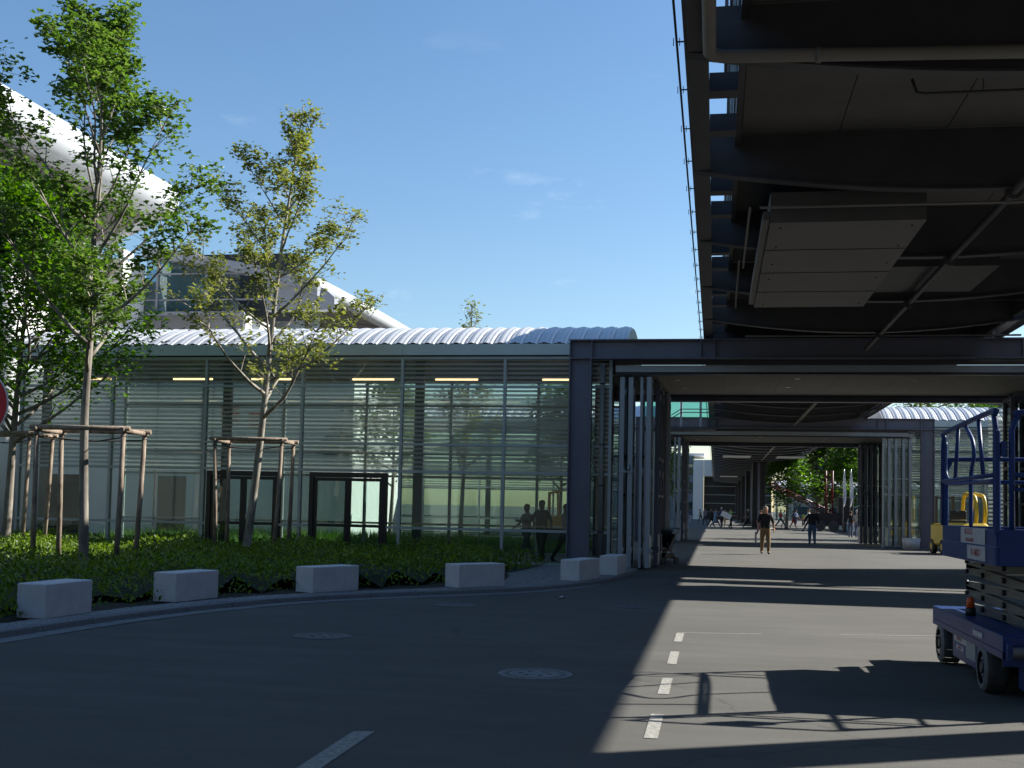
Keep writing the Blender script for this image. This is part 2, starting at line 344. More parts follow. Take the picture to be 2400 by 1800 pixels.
for i in range(len(K1)-1):
    a, b = K1[i], K1[i+1]; d = (b-a).normalized(); a2 = a+d*.006; b2 = b-d*.006; n0, n1 = nrm(K1, i), nrm(K1, i+1); h = .085+rnd.uniform(-.003, .003); w = .14
    m_ = MB(); sec = lambda p, n: [p+Vector((0, 0, -.02)), p+n*.012+Vector((0, 0, h-.015)), p+n*.03+Vector((0, 0, h)), p+n*w+Vector((0, 0, h)), p+n*w+Vector((0, 0, -.02))]
    A, B = sec(a2, n0), sec(b2, n1)
    for j in range(5): m_.face([A[j], B[j], B[(j+1) % 5], A[(j+1) % 5]], granite)
    m_.face(A[::-1], granite); m_.face(B, granite); m_.build('kerb_stone', kerb)
gut = thing('gutter', None, None); gut['kind'] = 'structure'
K2 = [k for k in resample(KP, .5) if k.y < 24.5]
for i in range(len(K2)-1):
    a, b = K2[i], K2[i+1]; d = (b-a).normalized()*.004; n0, n1 = nrm(K2, i), nrm(K2, i+1); z = .005+rnd.uniform(0, .004); wd = .30 if a.y < 21 else .30-(a.y-21)*.05
    m_ = MB(); q = [a+d-n0*.004, b-d-n1*.004, b-d-n1*wd, a+d-n0*wd]
    m_.face([(p.x, p.y, z) for p in q], gutter_m); m_.build('gutter_slab', gut)
cob = thing('cobble_strip', None, None); cob['kind'] = 'structure'
def bedfront(i, P): return P[i]+nrm(P, i)*(.14+.52)
KK = resample(KP, .093)
stone = []
for v in range(3):
    b = MB(); b.bbox((-.041, -.041, -.03), (.041, .041, .012), cobble_m, .007); stone.append(b.mesh('cobble'))
bed = MB(); strip = []
for i, k in enumerate(KK):
    n = nrm(KK, i); wid = .45 if k.y < 20.5 else .45+min(1.9, (k.y-20.5)*.36)
    for j in range(int(wid/.093)):
        p = k+n*(.19+j*.093); strip.append((p.x+rnd.uniform(-.008, .008), p.y+rnd.uniform(-.008, .008), math.atan2(n.y, n.x)+rnd.uniform(-.12, .12)))
strip.sort(key=lambda s: (s[0]**2+s[1]**2))
strip = [s for s in strip if s[1] > 11.2 and s[1] < 30]
for s_ in strip[:290]: inst(rnd.choice(stone), 'cobble', cob, (s_[0], s_[1], .078+rnd.uniform(-.004, .004)), (rnd.uniform(-.05, .05), rnd.uniform(-.05, .05), s_[2]))
b = MB()
for s_ in strip[290:]:
    M = Matrix.Translation((s_[0], s_[1], .078+rnd.uniform(-.005, .004))) @ Matrix.Rotation(s_[2], 4, 'Z')
    b.box((-.041, -.041, -.03), (.041, .041, .011), cobble_m, M)
o = b.build('cobble', cob); o['kind'] = 'stuff'
# bed soil behind the kerb
b = MB(); K3 = resample(KP, .6)
inner = [k+nrm(K3, i)*.13 for i, k in enumerate(K3)]
for i in range(len(inner)-1):
    a, c = inner[i], inner[i+1]; b.face([(a.x, a.y, .068), (c.x, c.y, .068), (-40, c.y, .068), (-40, a.y, .068)], soil_m)
tag(b.build('planting_bed_soil'), kind='structure')

# concrete blocks
BL = [((-8.08, 13.03), (-8.03, 14.02), 'nearest pale concrete block at the left edge of the kerb'), ((-7.71, 15.75), (-7.50, 16.75), 'second concrete block from the left, in front of the hedge'),
      ((-6.51, 18.22), (-6.03, 19.2), 'third concrete block, standing in front of the middle tree'), ((-4.54, 20.44), (-3.86, 21.32), 'fourth concrete block, in front of the hedge tip'),
      ((-2.70, 23.40), (-2.42, 24.75), 'fifth concrete block, end-on in front of the grey steel gate post'), ((-2.13, 25.85), (-2.02, 27.1), 'farthest concrete block, beside the folded glass doors')]
for (a, c, lab) in BL:
    d = Vector((c[0]-a[0], c[1]-a[1], 0)); ln = d.length*1.024; rz = math.atan2(d.y, d.x)
    t = MB(); t.bbox((0, 0, 0), (ln, .42, .44), conc, .012); o = t.build('concrete_block', loc=(a[0]*1.024, a[1]*1.024, .084)); o.rotation_euler = (0, 0, rz)
    tag(o, lab, 'concrete block', 'pale concrete blocks along the kerb')

# ------------------------------------------------------------------ hedge / ground cover
def bed_edge(y):   # x of the planting's road-side edge
    best = None
    for i in range(len(K3)):
        p = K3[i]+nrm(K3, i)*(.66 if K3[i].y < 20 else .66+min(1.7, (K3[i].y-20)*.33))
        if best is None or abs(p.y-y) < best[0]: best = (abs(p.y-y), p.x)
    return best[1]
V = []; F = []; rh = random.Random(3)
edge = {j: bed_edge(3+j*.25) for j in range(110)}
def ins(x, y):
    e = edge[min(109, max(0, int((y-3)/.25)))]
    if y > 30.4 or x > e or x < -27: return None
    return min(1, (e-x)/.7)
def hh(x, y): return .42+.10*sin(x*1.7+y*.9)+.07*sin(x*3.9-y*2.3)+.05*sin(y*5.1+x*2.2)
for _ in range(95000):
    y = 10+20.3*rh.random()**.8; x = -4+(-19)*rh.random()**.9 if y > 14 else -8.2-6*rh.random()
    e = ins(x, y)
    if e is None: continue
    h = hh(x, y)*(.35+.65*e**.6); z = .1+h*(1-.55*rh.random()**2.2) if e > .5 else .1+h*rh.random()
    a = rh.uniform(0, 2*pi); t = rh.uniform(.2, 1.2); ln = rh.uniform(.045, .10); w = ln*.24
    d = Vector((cos(a)*cos(t), sin(a)*cos(t), sin(t))); s = d.cross(Vector((rh.uniform(-1, 1), rh.uniform(-1, 1), rh.uniform(-1, 1)))).normalized()*w
    p = Vector((x, y, z)); i = len(V); V += [p-s*.4, p+d*ln*.5+s, p+d*ln, p+d*ln*.5-s]; F.append((i, i+1, i+2, i+3))
me = bpy.data.meshes.new('ground_cover_hedge'); me.from_pydata([tuple(v) for v in V], [], F); me.materials.append(leafh); me.update()
o = bpy.data.objects.new('ground_cover_hedge', me); COL.objects.link(o)
tag(o, 'low spreading evergreen ground cover filling the bed between kerb and glass gallery', 'ground cover', kind='stuff')
# dark woody mass beneath the sprigs
b = MB(); st = .5
for iy in range(int(16/st)+24):
    for ix in range(int(20/st)):
        x0 = -24+ix*st; y0 = 10.5+iy*st
        if y0 > 29.9: continue
        q = [(x0, y0), (x0+st, y0), (x0+st, y0+st), (x0, y0+st)]; es = [ins(*p) for p in q]
        if any(e is None or e < .45 for e in es): continue
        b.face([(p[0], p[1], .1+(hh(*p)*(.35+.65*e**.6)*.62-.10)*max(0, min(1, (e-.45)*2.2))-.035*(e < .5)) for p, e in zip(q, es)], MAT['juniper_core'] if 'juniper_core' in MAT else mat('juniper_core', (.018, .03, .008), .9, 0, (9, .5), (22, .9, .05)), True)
o = b.build('ground_cover_stems'); tag(o, 'dark woody stems under the green ground cover', 'ground cover', kind='stuff')

# ------------------------------------------------------------------ trees
def grow(name, lab, base, trunk, env, leafm, barkm, nl, leafsz, seed, r0=.1, limb0=2.2, dens=1.0, up0=.9, group=None, lean=(0, 0), nlimb=26, clump=.32, leaves_per=16, droop=0):
    """trunk: list of local points; env(t) crown radius at relative height t (0 at limb0, 1 at top)"""
    R = random.Random(seed); t = thing(name, lab, 'tree', base, 0, group)
    tp = spline([Vector(p) for p in trunk], 6); H = tp[-1].z
    tb = MB(); rr = [max(.012, r0*(1-.9*(p.z/H))*(1.25 if p.z < .25 else 1)) for p in tp]; tb.tube(tp, rr, barkm, 9)
    def at(z):
        for i in range(len(tp)-1):
            if tp[i+1].z >= z: return tp[i].lerp(tp[i+1], (z-tp[i].z)/max(1e-6, tp[i+1].z-tp[i].z))
        return tp[-1].copy()
    spots = []
    ga = R.uniform(0, 6)
    for k in range(nlimb):
        q = (k+.5)/nlimb; z = limb0+(H*.96-limb0)*q**1.05; p = at(z); ga += 2.4+R.uniform(-.3, .3)
        ln = env(q)*R.uniform(.72, 1.18)
        if ln < .15: continue
        upa = up0*(.55+.7*q)+R.uniform(-.12, .12); d = Vector((cos(ga)*cos(upa), sin(ga)*cos(upa), sin(upa)))
        pts = [p]; n = 6; c = p.copy(); dd = d.copy()
        for j in range(n):
            dd = (dd+Vector((R.uniform(-.16, .16), R.uniform(-.16, .16), .07+R.uniform(-.05, .1)-droop))).normalized(); c = c+dd*ln/n; pts.append(c.copy())
        rl = max(.012, r0*.5*(1-q*.75)); tb.tube(pts, [rl*(1-.85*j/n) for j in range(n+1)], barkm, 5)
        for j in range(2, n+1):
            for s_ in range((1 if j < 4 else 2) if j < n else 3):
                a2 = R.uniform(0, 2*pi); sd = (dd+Vector((cos(a2), sin(a2), R.uniform(-.3, .8)))*.9).normalized(); l2 = ln*.28*R.uniform(.5, 1.2)*(1.1-.4*j/n)+.12
                e = pts[j]+sd*l2+Vector((0, 0, .05)); mid = pts[j].lerp(e, .5)+Vector((R.uniform(-.04, .04), R.uniform(-.04, .04), .03))
                tb.tube([pts[j], mid, e], [rl*.35+.003, .006, .003], barkm, 3, False); wl = min(1, (ln/2.2)**.8)*R.uniform(.5, 1.3); spots.append((e, wl)); spots.append((mid, .5*wl)); spots.append((mid.lerp(e, .5), .8*wl))
                if l2 > .3:
                    for _ in range(2):
                        a3 = R.uniform(0, 2*pi); e3 = mid+Vector((cos(a3), sin(a3), R.uniform(-.2, .8))).normalized()*l2*.6; tb.tube([mid, e3], [.006, .003], barkm, 3, False); spots.append((e3, .9))
    for j in range(8): spots.append((at(H*(.88+.12*j/7))+Vector((R.uniform(-.1, .1), R.uniform(-.1, .1), 0)), .45))
    tb.build('trunk', t)
    V = []; F = []; tot = sum(w for _, w in spots); per = nl/tot
    for (c, w) in spots:
        k = int(per*w*R.uniform(.25, 1.75)+.5)
        for _ in range(k):
            v = Vector((R.gauss(0, 1), R.gauss(0, 1), R.gauss(0, .9)))*clump*.5; p = c+v; s = leafsz*R.uniform(.6, 1.2)*.94
            a = R.uniform(0, 2*pi); til = R.uniform(-.5, .9); d = Vector((cos(a)*cos(til), sin(a)*cos(til), -sin(til)*.8)); n_ = Vector((R.uniform(-.5, .5), R.uniform(-.5, .5), 1)).normalized()
            sd = d.cross(n_).normalized()*s*.52; d = d*s; nn = n_*s*.12; i = len(V)
            V += [p, p+sd*.75+d*.22-nn, p+sd*1.05+d*.62+nn, p+sd*.42+d*.66-nn*.3, p+d*1.05-nn, p-sd*.42+d*.66-nn*.3, p-sd*1.05+d*.62+nn, p-sd*.75+d*.22-nn]
            F += [(i, i+1, i+2, i+3), (i, i+3, i+4, i+5), (i, i+5, i+6, i+7)]
    me = bpy.data.meshes.new('crown'); me.from_pydata([tuple(v) for v in V], [], F); me.materials.append(leafm); me.update()
    o = bpy.data.objects.new('crown', me); COL.objects.link(o); o.parent = t
    return t
def e1(q): return 2.5*(1-q)**.55*(.7+.3*sin(min(1, q*4)*pi/2)) if q < .97 else .25
grow('maple_tree', 'tallest young tree on the left, pale trunk rising inside a four-post stake frame', (-12.35, 21, .1),
     [(0.12, 0, 0), (.05, 0, 1.5), (.0, 0, 3.2), (.05, .02, 4.9), (.12, 0, 5.6), (.02, 0, 7), (.1, 0, 8.6), (.06, 0, 11.15)],
     lambda q: (2.2+3.2*q if q < .4 else 3.4-4.6*(q-.4)), leaf1, bark1, 9500, .135, 12, .105, 3.9, up0=.92, nlimb=23, clump=.22)
grow('plane_tree', 'slender yellow-green tree in the middle, in front of the glass gallery', (-11.85, 28, .1),
     [(0, 0, 0), (.18, 0, 1.6), (.33, 0, 3.2), (.42, 0, 4.4), (.55, 0, 6.2), (.72, 0, 8), (.95, 0, 9.8), (1.2, 0, 11.8)],
     lambda q: (3.2+2.0*q if q < .2 else 3.6-4.0*(q-.2)), leaf2, bark2, 9000, .115, 29, .115, 3.5, up0=.66, nlimb=23, clump=.20)
grow('maple_tree', 'bushy bright green tree at the left edge, behind the tallest one', (-17.3, 26, .1),
     [(0, 0, 0), (.06, 0, 1.5), (.1, 0, 3), (.2, 0, 5), (.3, 0, 6.6), (.3, 0, 8.6)],
     lambda q: 3.3-2.2*q**1.5, leaf3, bark1, 15500, .15, 37, .12, 2.75, up0=.7, nlimb=36, clump=.55)
grow('maple_tree', 'sparse treetop showing above the curved gallery roof', (-9.9, 44.5, 0), [(0, 0, 0), (.1, 0, 3), (.2, 0, 6), (.3, 0, 9.7)],
     lambda q: 1.9-1.5*q, leaf2, bark2, 3000, .13, 41, .1, 2.6, up0=1.0, nlimb=20, clump=.3, group=None)
grow('maple_tree', 'leafy tree behind the gallery, seen through its glass right of the doors', (-13.2, 46, 0), [(0, 0, 0), (.1, 0, 3), (0, 0, 6.6)],
     lambda q: 2.6-1.6*q, leaf1, bark1, 4200, .17, 43, .1, 2.2, up0=.7, nlimb=18, clump=.5)
grow('maple_tree', 'leafy tree seen through the gallery glass beside the gate post', (-6.4, 47.5, 0), [(0, 0, 0), (.1, 0, 3), (0, 0, 6.2)],
     lambda q: 2.3-1.4*q, leaf3, bark1, 4000, .17, 47, .1, 2.2, up0=.7, nlimb=18, clump=.5)
def far_tree(x, y, h, w, lab, seed, lm=leaf4, n=2600, ls=.34, l0=1.8):
    grow('broadleaf_tree', lab, (x, y, 0), [(0, 0, 0), (.1, 0, h*.4), (0, 0, h)], lambda q: w*(1-q**2.2*.75)*(.7 if q < .1 else 1), lm, bark1, n, ls, seed, .16, l0, up0=.6, nlimb=22, clump=.9)
far_tree(-4.9, 92, 7.6, 2.6, 'yellow-green tree at the left inside the far gate opening', 51, leaf3, 3200, .30)
far_tree(6.1, 103, 6.9, 2.6, 'yellow-green tree just right of the far bridge columns', 52, leaf3, 2600, .32)
far_tree(9.3, 112, 9.6, 3.6, 'large tree at the centre of the group right of the bridge columns', 53, leaf4, 4200, .4)
far_tree(12.8, 108, 9.3, 3.4, 'tree behind the two feather flags', 54, leaf3, 3600, .4)
far_tree(16.0, 116, 9.8, 3.6, 'darkest tree at the right end of the far group', 55, leaf4, 3600, .42)
far_tree(12.2, 132, 11, 4.2, 'broad tree farthest back between its neighbours', 56, leaf4, 3600, .5)
far_tree(12.0, 72, 8.7, 2.6, 'tree over the curved roof of the right gallery, left one', 57, leaf4, 2400, .24, 2.5)
far_tree(15.4, 74, 8.9, 2.8, 'tree over the curved roof of the right gallery, right one', 58, leaf3, 2600, .24, 2.5)
far_tree(19.5, 73, 8.6, 3.0, 'tree behind the right gallery beyond the lift rails', 59, leaf3, 2200, .26, 2.5)

def stake_frame(name, lab, c, hw, hd, h, seed, rz=0, zb=.1):
    R = random.Random(seed); t = thing(name, lab, 'tree support', (c[0], c[1], zb), rz, 'wooden stake frames around the young trees')
    tops = []
    for (sx, sy) in ((-1, -1), (1, -1), (1, 1), (-1, 1)):
        b = MB(); bx, by = sx*hw*.93+R.uniform(-.08, .02), sy*hd*.93+R.uniform(-.05, .05); tx, ty = sx*hw, sy*hd; b.tube([(bx, by, 0), ((bx+tx)/2+.01, (by+ty)/2, h/2), (tx, ty, h)], [.056, .052, .047], wood, 9); b.build('post', t); tops.append(Vector((tx, ty, h)))
        b = MB(); b.tube([(tx-.05, ty, h-.09), (tx, ty-.055, h-.1), (tx+.055, ty, h-.09), (tx, ty+.055, h-.1), (tx-.05, ty, h-.09)], .012, rope_m, 5); b.build('tie', t)
    for i in range(4):
        a, b2 = tops[i], tops[(i+1) % 4]; d = (b2-a).normalized()*.13; z = Vector((0, 0, .02 if i % 2 else .055)); m_ = MB(); m_.tube([a-d+z, b2+d+z], [.052, .047], wood, 9); m_.build('rail', t)
    for k in range(2):
        m_ = MB(); a, b2 = tops[3 if k else 0], tops[2 if k else 1]; y = (-.06 if k else .06); P = [a+Vector((0, 0, -.12)), Vector((-.1, y, h-.17)), Vector((0, y*1.8, h-.16)), Vector((.1, y, h-.17)), b2+Vector((0, 0, -.12))]; m_.tube(spline(P, 4), .013, rope_m, 5); m_.build('rope', t)
stake_frame('stake_frame', 'four-post wooden stake frame around the tallest left tree', (-12.3, 21.2), .87, .55, 2.82, 1, .12)
stake_frame('stake_frame', 'four-post wooden stake frame around the slender middle tree', (-11.72, 28.1), .86, .6, 3.02, 2, .12)
stake_frame('stake_frame', 'wooden stake frame cut off by the left edge, round the bushy tree', (-17.45, 26.1), .9, .6, 3.0, 3, .1)

# ------------------------------------------------------------------ glass galleries
ZR = [0.06, .95, 2.52, 3.28, 4.90, 5.70]
def gallery(name, lab, X0, X1, Y, depth=6.2, doors=(), vx=None, step=2.93, detail=True, lights=True, from_right=True, ridge=.62):
    t = thing(name, lab, 'glass gallery', (0, Y, 0))
    n = int(round((X1-X0)/step)); ms = [X1-step*i for i in range(n+1)] if from_right else [X0+step*i for i in range(n+1)]; ms.sort()
    for side, yy in ((0, 0), (1, depth)):
        s = 1 if side == 0 else -1
        for x in ms:
            box('mullion', (x-.04, yy-.05*s, .0), (x+.04, yy+.09*s, 5.72), frame_g, t) if s > 0 else box('mullion', (x-.04, yy-.09, .0), (x+.04, yy+.05, 5.72), frame_g, t)
        for zi, z in enumerate(ZR):
            hw = .035
            skip = [d for d in doors if side == 0 and zi < 2]
            segs = [(ms[0]-.05, ms[-1]+.05)]
            for d in skip: segs = [q for (a, b) in segs for q in (((a, d[0]), (d[1], b)) if a < d[0] and b > d[1] else ((a, b),))]
            for (a, b) in segs: box('transom', (a, yy-.062 if s > 0 else yy-.06, z-hw), (b, yy+.06 if s > 0 else yy+.062, z+hw), frame_g, t)
        for i in range(len(ms)-1):
            for k in range(5):
                a, b = ms[i]+.04, ms[i+1]-.04; z0, z1 = ZR[k]+.035, ZR[k+1]-.035; cuts = [(a, b)]
                if k < 2 and side == 0:
                    for d in doors: cuts = [q for (p, r) in cuts for q in (((p, min(r, d[0])), (max(p, d[1]), r)) if d[1] > p and d[0] < r else ((p, r),)) if q[1]-q[0] > .06]
                gm = G_clear if k < 2 else G_frit
                for (p, r) in cuts:
                    m_ = MB(); m_.box((p, yy-.006, z0), (r, yy+.006, z1), gm); m_.build('pane', t)
        # fascia in lengths
        L_ = 5.86; x = ms[-1]+.02; ys = yy-.14 if s > 0 else yy+.02
        while x > ms[0]-.3:
            a = max(ms[0]-.4, x-L_+.008); box('fascia_panel', (a, ys, 5.775), (x, ys+.12, 6.08), fascia_m, t); x -= L_
        box('head_frame', (ms[0]-.4, yy-.09 if s > 0 else yy, 5.745), (ms[-1]+.02, yy+.0 if s > 0 else yy+.09, 5.77), black_f, t)
    # interior columns, ceiling, floor, lamps
    box('ceiling', (ms[0]-.3, .2, 5.76), (ms[-1], depth-.2, 5.80), mat('gallery_ceiling', (.10, .11, .105), .7), t)
    for i, x in enumerate(ms[::2]):
        for yy in (.8,):
            m_ = MB(); m_.box((x+.16, yy, 0), (x+.42, yy+.12, 5.75), mat('gallery_column', (.09, .10, .105), .5), None); m_.build('column', t)
    if lights:
        for i in range(len(ms)-1):
            x = ms[i]+.35+1.1*(i % 2)*.3
            m_ = MB(); m_.box((x, 2.4, 5.35), (x+1.3, 2.47, 5.40), lamp_on); m_.build('lamp_tube', t); m_ = MB(); m_.box((x-.1, 2.36, 5.41), (x+1.5, 2.51, 5.47), frame_g); m_.build('lamp_tray', t)
    # black framed doors
    for (dx0, dx1, leaves) in doors:
        f = MB(); z1 = 2.46; f.box((dx0, -.07, 0), (dx0+.13, .09, z1), black_f); f.box((dx1-.13, -.07, 0), (dx1, .09, z1), black_f); f.box((dx0+.13, -.07, z1-.14), (dx1-.13, .09, z1), black_f)
        dr = f.build('door_frame', t); w = (dx1-dx0-.26)/leaves
        for k in range(leaves):
            a = dx0+.13+k*w; l = MB()
            for (p, q) in (((a+.004, 0), (a+.09, 2.31)), ((a+w-.09, 0), (a+w-.004, 2.31)), ((a+.09, 2.22), (a+w-.09, 2.31)), ((a+.09, .02), (a+w-.09, .14)), ((a+.09, .93), (a+w-.09, 1.01))): l.box((p[0], -.03, p[1]), (q[0], .03, q[1]), black_f)
            lo = l.build('door_leaf', t); m_ = MB(); m_.box((a+.09, -.005, .14), (a+w-.09, .005, 2.22), G_dark); m_.build('door_glass', lo)
            hx = a+.14 if k % 2 else a+w-.14; m_ = MB(); m_.tube([(hx, -.035, .95), (hx, -.09, .98), (hx, -.09, 1.25), (hx, -.035, 1.28)], .012, chrome, 6); m_.build('handle', lo)
    # corrugated barrel roof, one sheet per seam
    va, vb = vx if vx else (ms[0]-.4, ms[-1]); sw = .413; nb = int((vb-va)/sw)
    prof = []
    for j in range(15):
        u = -1+2*j/14; prof.append((depth/2+(depth/2+.08)*u, 6.06+(ridge+.22)*(1-abs(u)**2.1)))
    sh = MB(); sub = 7
    for j in range(14):
        for k in range(sub):
            def zz(u): return .035*abs(sin(pi*u*3))**.7+.05*(1-abs(2*u-1))
            u0, u1 = k/sub, (k+1)/sub
            P = [(u0*sw, prof[j][0], prof[j][1]+zz(u0)), (u1*sw, prof[j][0], prof[j][1]+zz(u1)), (u1*sw, prof[j+1][0], prof[j+1][1]+zz(u1)), (u0*sw, prof[j+1][0], prof[j+1][1]+zz(u0))]
            sh.face(P, vault_m, True)
        sh.face([(0, prof[j][0], prof[j][1]-.05), (0, prof[j][0], prof[j][1]+.012), (0, prof[j+1][0], prof[j+1][1]+.012), (0, prof[j+1][0], prof[j+1][1]-.05)], vault_m)
    me = sh.mesh('roof_sheet')
    for i in range(nb): inst(me, 'roof_sheet', t, (vb-(i+1)*sw, 0, 0))
    for x in (va, vb):
        m_ = MB(); m_.prism([(p[0], p[1]) for p in prof]+[(depth, 5.8), (0, 5.8)], 'x', x-.04, x+.0, vault_m); m_.build('roof_end', t)
    return t
D1 = ((-14.42, -12.2, 2), (-11.32, -9.05, 2))
g1 = gallery('glass_gallery', 'long glass gallery with louvred upper panes and curved roof behind the hedge', -20.41, -2.83, 31.2, doors=D1, vx=(-21, -2.4))
gallery('glass_gallery', 'farther glass gallery seen through the panes of the long front one', -29.2, -3.0, 57.3, vx=(-30, -2.4), lights=False)
gallery('glass_gallery', 'glass gallery with curved roof right of the second gate behind the blue lift', 7.9, 28.4, 57.3, vx=(7.9, 29), lights=False, from_right=False)
gallery('glass_gallery', 'glass gallery right of the near gate, mostly outside the picture', 10.4, 25.1, 31.2, vx=(10.4, 26), lights=False, from_right=False)
tag(box('gallery_floor', (-21, 31.25, .02), (-2.9, 37.3, .05), mat('floor_tiles', (.16, .16, .155), .6, 0, (2, .1))), kind='structure')

# ------------------------------------------------------------------ the two gates
def ibeam(name, parent, a, b, w=.30, hgt=.5, tf=.035, tw=.02, m=None):
    """steel I section between a and b along X (web faces the viewer)"""
    m = m or steel; x0, x1 = a[0], b[0]; y, z = a[1], a[2]; o = MB()
    o.box((x0, y-w/2, z), (x1, y+w/2, z+tf), m); o.box((x0, y-w/2, z+hgt-tf), (x1, y+w/2, z+hgt), m); o.box((x0, y-tw/2, z+tf), (x1, y+tw/2, z+hgt-tf), m)
    return o
def gate(Y, lab, near=True):
    t = thing('steel_gate', lab, 'gate', (0, Y, 0)); XL, XR = -3.88, 10.1
    for yy in (-.45, 6.35):
        zb = 5.58 if yy < 0 else 5.08
        o = ibeam('beam', t, (XL, yy, zb), (XR, yy, zb), .34, .52)
        for x in (XL+.018, XL+.60, -.42, -.06, 7.55, 7.95, XR-.60, XR-.02): o.box((x-.014, yy-.165, zb+.036), (x+.014, yy+.165, zb+.484), steel)
        o.build('crossbeam', t)
        for x0 in (XL, XR-.6):
            o = MB(); o.box((x0, yy-.17, 0), (x0+.035, yy+.17, zb), steel); o.box((x0+.565, yy-.17, 0), (x0+.6, yy+.17, zb), steel); o.box((x0+.035, yy-.01, 0), (x0+.565, yy+.01, zb), steel)
            o.box((x0-.03, yy-.22, 0), (x0+.63, yy+.22, .03), steel); o.build('post', t)
    for (ya, yb) in ((-.12, -.04), (6.0, 6.08)):
        box('light_trim', (-2.68, ya, 5.28), (9.0, yb, 5.46), steel_l, t)
        box('track', (-2.68, ya+.09, 5.22), (9.0, yb+.12, 5.27), black_f, t)
    box('closing_board', (-2.7, -.17, 5.465), (9.0, -.13, 5.74), steel_d, t)
    # panelled soffit and flat roof
    for i in range(8):
        for j in range(2):
            box('soffit_panel', (-2.9+i*1.55, .9+j*2.55, 5.30), (-2.9+(i+1)*1.55-.008, .9+(j+1)*2.55-.008, 5.33), soff, t)
    box('roof', (-3.3, .92, 5.50), (9.6, 6.1, 5.56), steel_d, t)
    for (x, y) in ((-1.1, 2.0), (-.95, 4.2), (2.2, 1.6), (2.1, 3.8), (5.4, 2.0), (5.5, 4.4)):
        m_ = MB(); m_.tube([(x, y, 5.299), (x, y, 5.285)], .085, lamp_off if x < 4 else steel_l, 16); m_.build('downlight', t)
    # folded glass door leaves
    def leaf(x, y0, y1, pale=True, th=.05, edge=.12):
        m = steel_l if pale else steel; o = MB()
        for (a, b) in (((y0, 0.04), (y0+.10, 5.16)), ((y1-.10, .04), (y1, 5.16)), ((y0+.1, 5.04), (y1-.1, 5.16)), ((y0+.1, .04), (y1-.1, .9)), ((y0+.1, 3.0), (y1-.1, 3.08)), ((y0+.1, 1.95), (y1-.1, 2.02))):
            o.box((x-edge/2, a[0], a[1]), (x+edge/2, b[0], b[1]), m if a[1] < .5 or a[1] > 5 else steel_d)
        for z in (.5, 2.6, 4.75):
            o.tube([(x+edge/2+.02, y0+.02, z-.09), (x+edge/2+.02, y0+.02, z+.09)], .022, steel_l, 8)
        lo = o.build('door_leaf', t); m_ = MB(); m_.box((x-.008, y0+.1, .9), (x+.008, y1-.1, 5.04), G_dark); m_.build('pane', lo)
        m_ = MB(); m_.box((x-edge/2-.02, y0-.012, 5.165), (x-edge/2+.03, y0+.06, 5.235), blk); m_.build('roller', lo)
    for (x, y0, w_) in ((-2.5, .0, .95), (-2.27, .04, .95), (-1.98, .02, 1.0), (-1.78, .0, 1.0)): leaf(x, y0, y0+w_, True, edge=.125 if x != -1.98 else .07)
    for (x, y0, w_) in ((-1.62, 1.4, 1.2), (-1.60, 2.8, 1.2), (-1.55, 4.4, 1.3)): leaf(x, y0, y0+w_, False)
    for (x, y0) in ((-1.66, 5.9), (-1.48, 5.88)): leaf(x, y0-1.0, y0, True)
    for (x, y0) in ((8.15, .0), (8.45, .02), (8.8, 0), (9.1, .02)): leaf(x+(.3 if near else 0), y0, y0+.95, True)
    for (x, y0) in (((8.62, 4.9), (9.1, 4.92), (9.35, 4.9)) if near else ((7.45, 4.9), (7.68, 4.92), (7.95, 4.9), (8.2, 4.92), (8.5, 4.9))): leaf(x, y0, y0+1.0, False)
    o = MB(); o.tube([(-2.3, -.01, 2.62), (-2.3, -.01, 2.78)], .035, chrome, 8); o.box((-2.56, -.05, 2.58), (-2.2, -.012, 2.62), steel_l); o.build('door_catch', t)
    return t
gate(31, 'near grey steel gate with folded glass doors spanning the roadway')
gate(57.1, 'second, farther steel gate framing the distant plaza', False)
# downpipe beside the near gate post
m_ = MB(); m_.tube([(-3.03, 30.95, .1), (-3.03, 30.95, 5.52)], .062, mat('pale_downpipe', (.33, .33, .29), .5, .2), 12)
for z in (.95, 2.2, 3.3, 4.95): m_.tube([(-3.03, 30.95, z), (-3.03, 30.95, z+.035)], .075, steel_d, 12)
tag(m_.build('downpipe'), 'pale vertical downpipe between grey gate post and folded doors', 'downpipe')
# glazed side screen right of near gate
t = thing('glass_screen', 'glass side screen with pale bands and dark posts behind the blue lift rails', 'glass screen', (0, 37.2, 0))
for (x0, x1) in ((8.9, 9.05), (9.62, 9.7), (12.6, 12.7)): box('post', (x0, -.1, 0), (x1, .15, 5.1), steel_d, t)
for (x0, x1) in ((8.22, 8.88), (9.72, 12.58)):
    for (z0, z1) in ((.05, 2.4), (2.45, 5.05)): m_ = MB(); m_.box((x0, .02, z0), (x1, .032, z1), G_frit); m_.build('pane', t)
for z in (2.425,): box('rail', (10.0, -.02, z-.03), (12.6, .06, z+.03), frame_g, t)

# glazed stair landing on top of the second gate
t = thing('stair_landing', 'small teal glazed landing with handrails above the second gate, left', 'landing', (0, 52.5, 0))
for (x0, x1) in ((-3.3, -1.62), (-1.5, -.72), (-.66, -.05)): m_ = MB(); m_.box((x0, 0, 5.7), (x1, .015, 7.2), G_teal); m_.build('pane', t)
for x in (-3.3, -1.56, -.69): box('post', (x-.05, -.05, 5.3), (x+.05, .05, 7.3), steel_l, t)
for z in (5.98, 6.13): m_ = MB(); m_.tube([(-1.56, -.15, z), (-.05, -.15, z)], .022, steel, 6); m_.tube([(-2.0, -.15, z-.28), (-1.56, -.15, z)], .022, steel, 6); m_.build('handrail', t)
box('deck', (-3.4, -.3, 5.2), (-.05, 1.2, 5.32), steel_d, t)

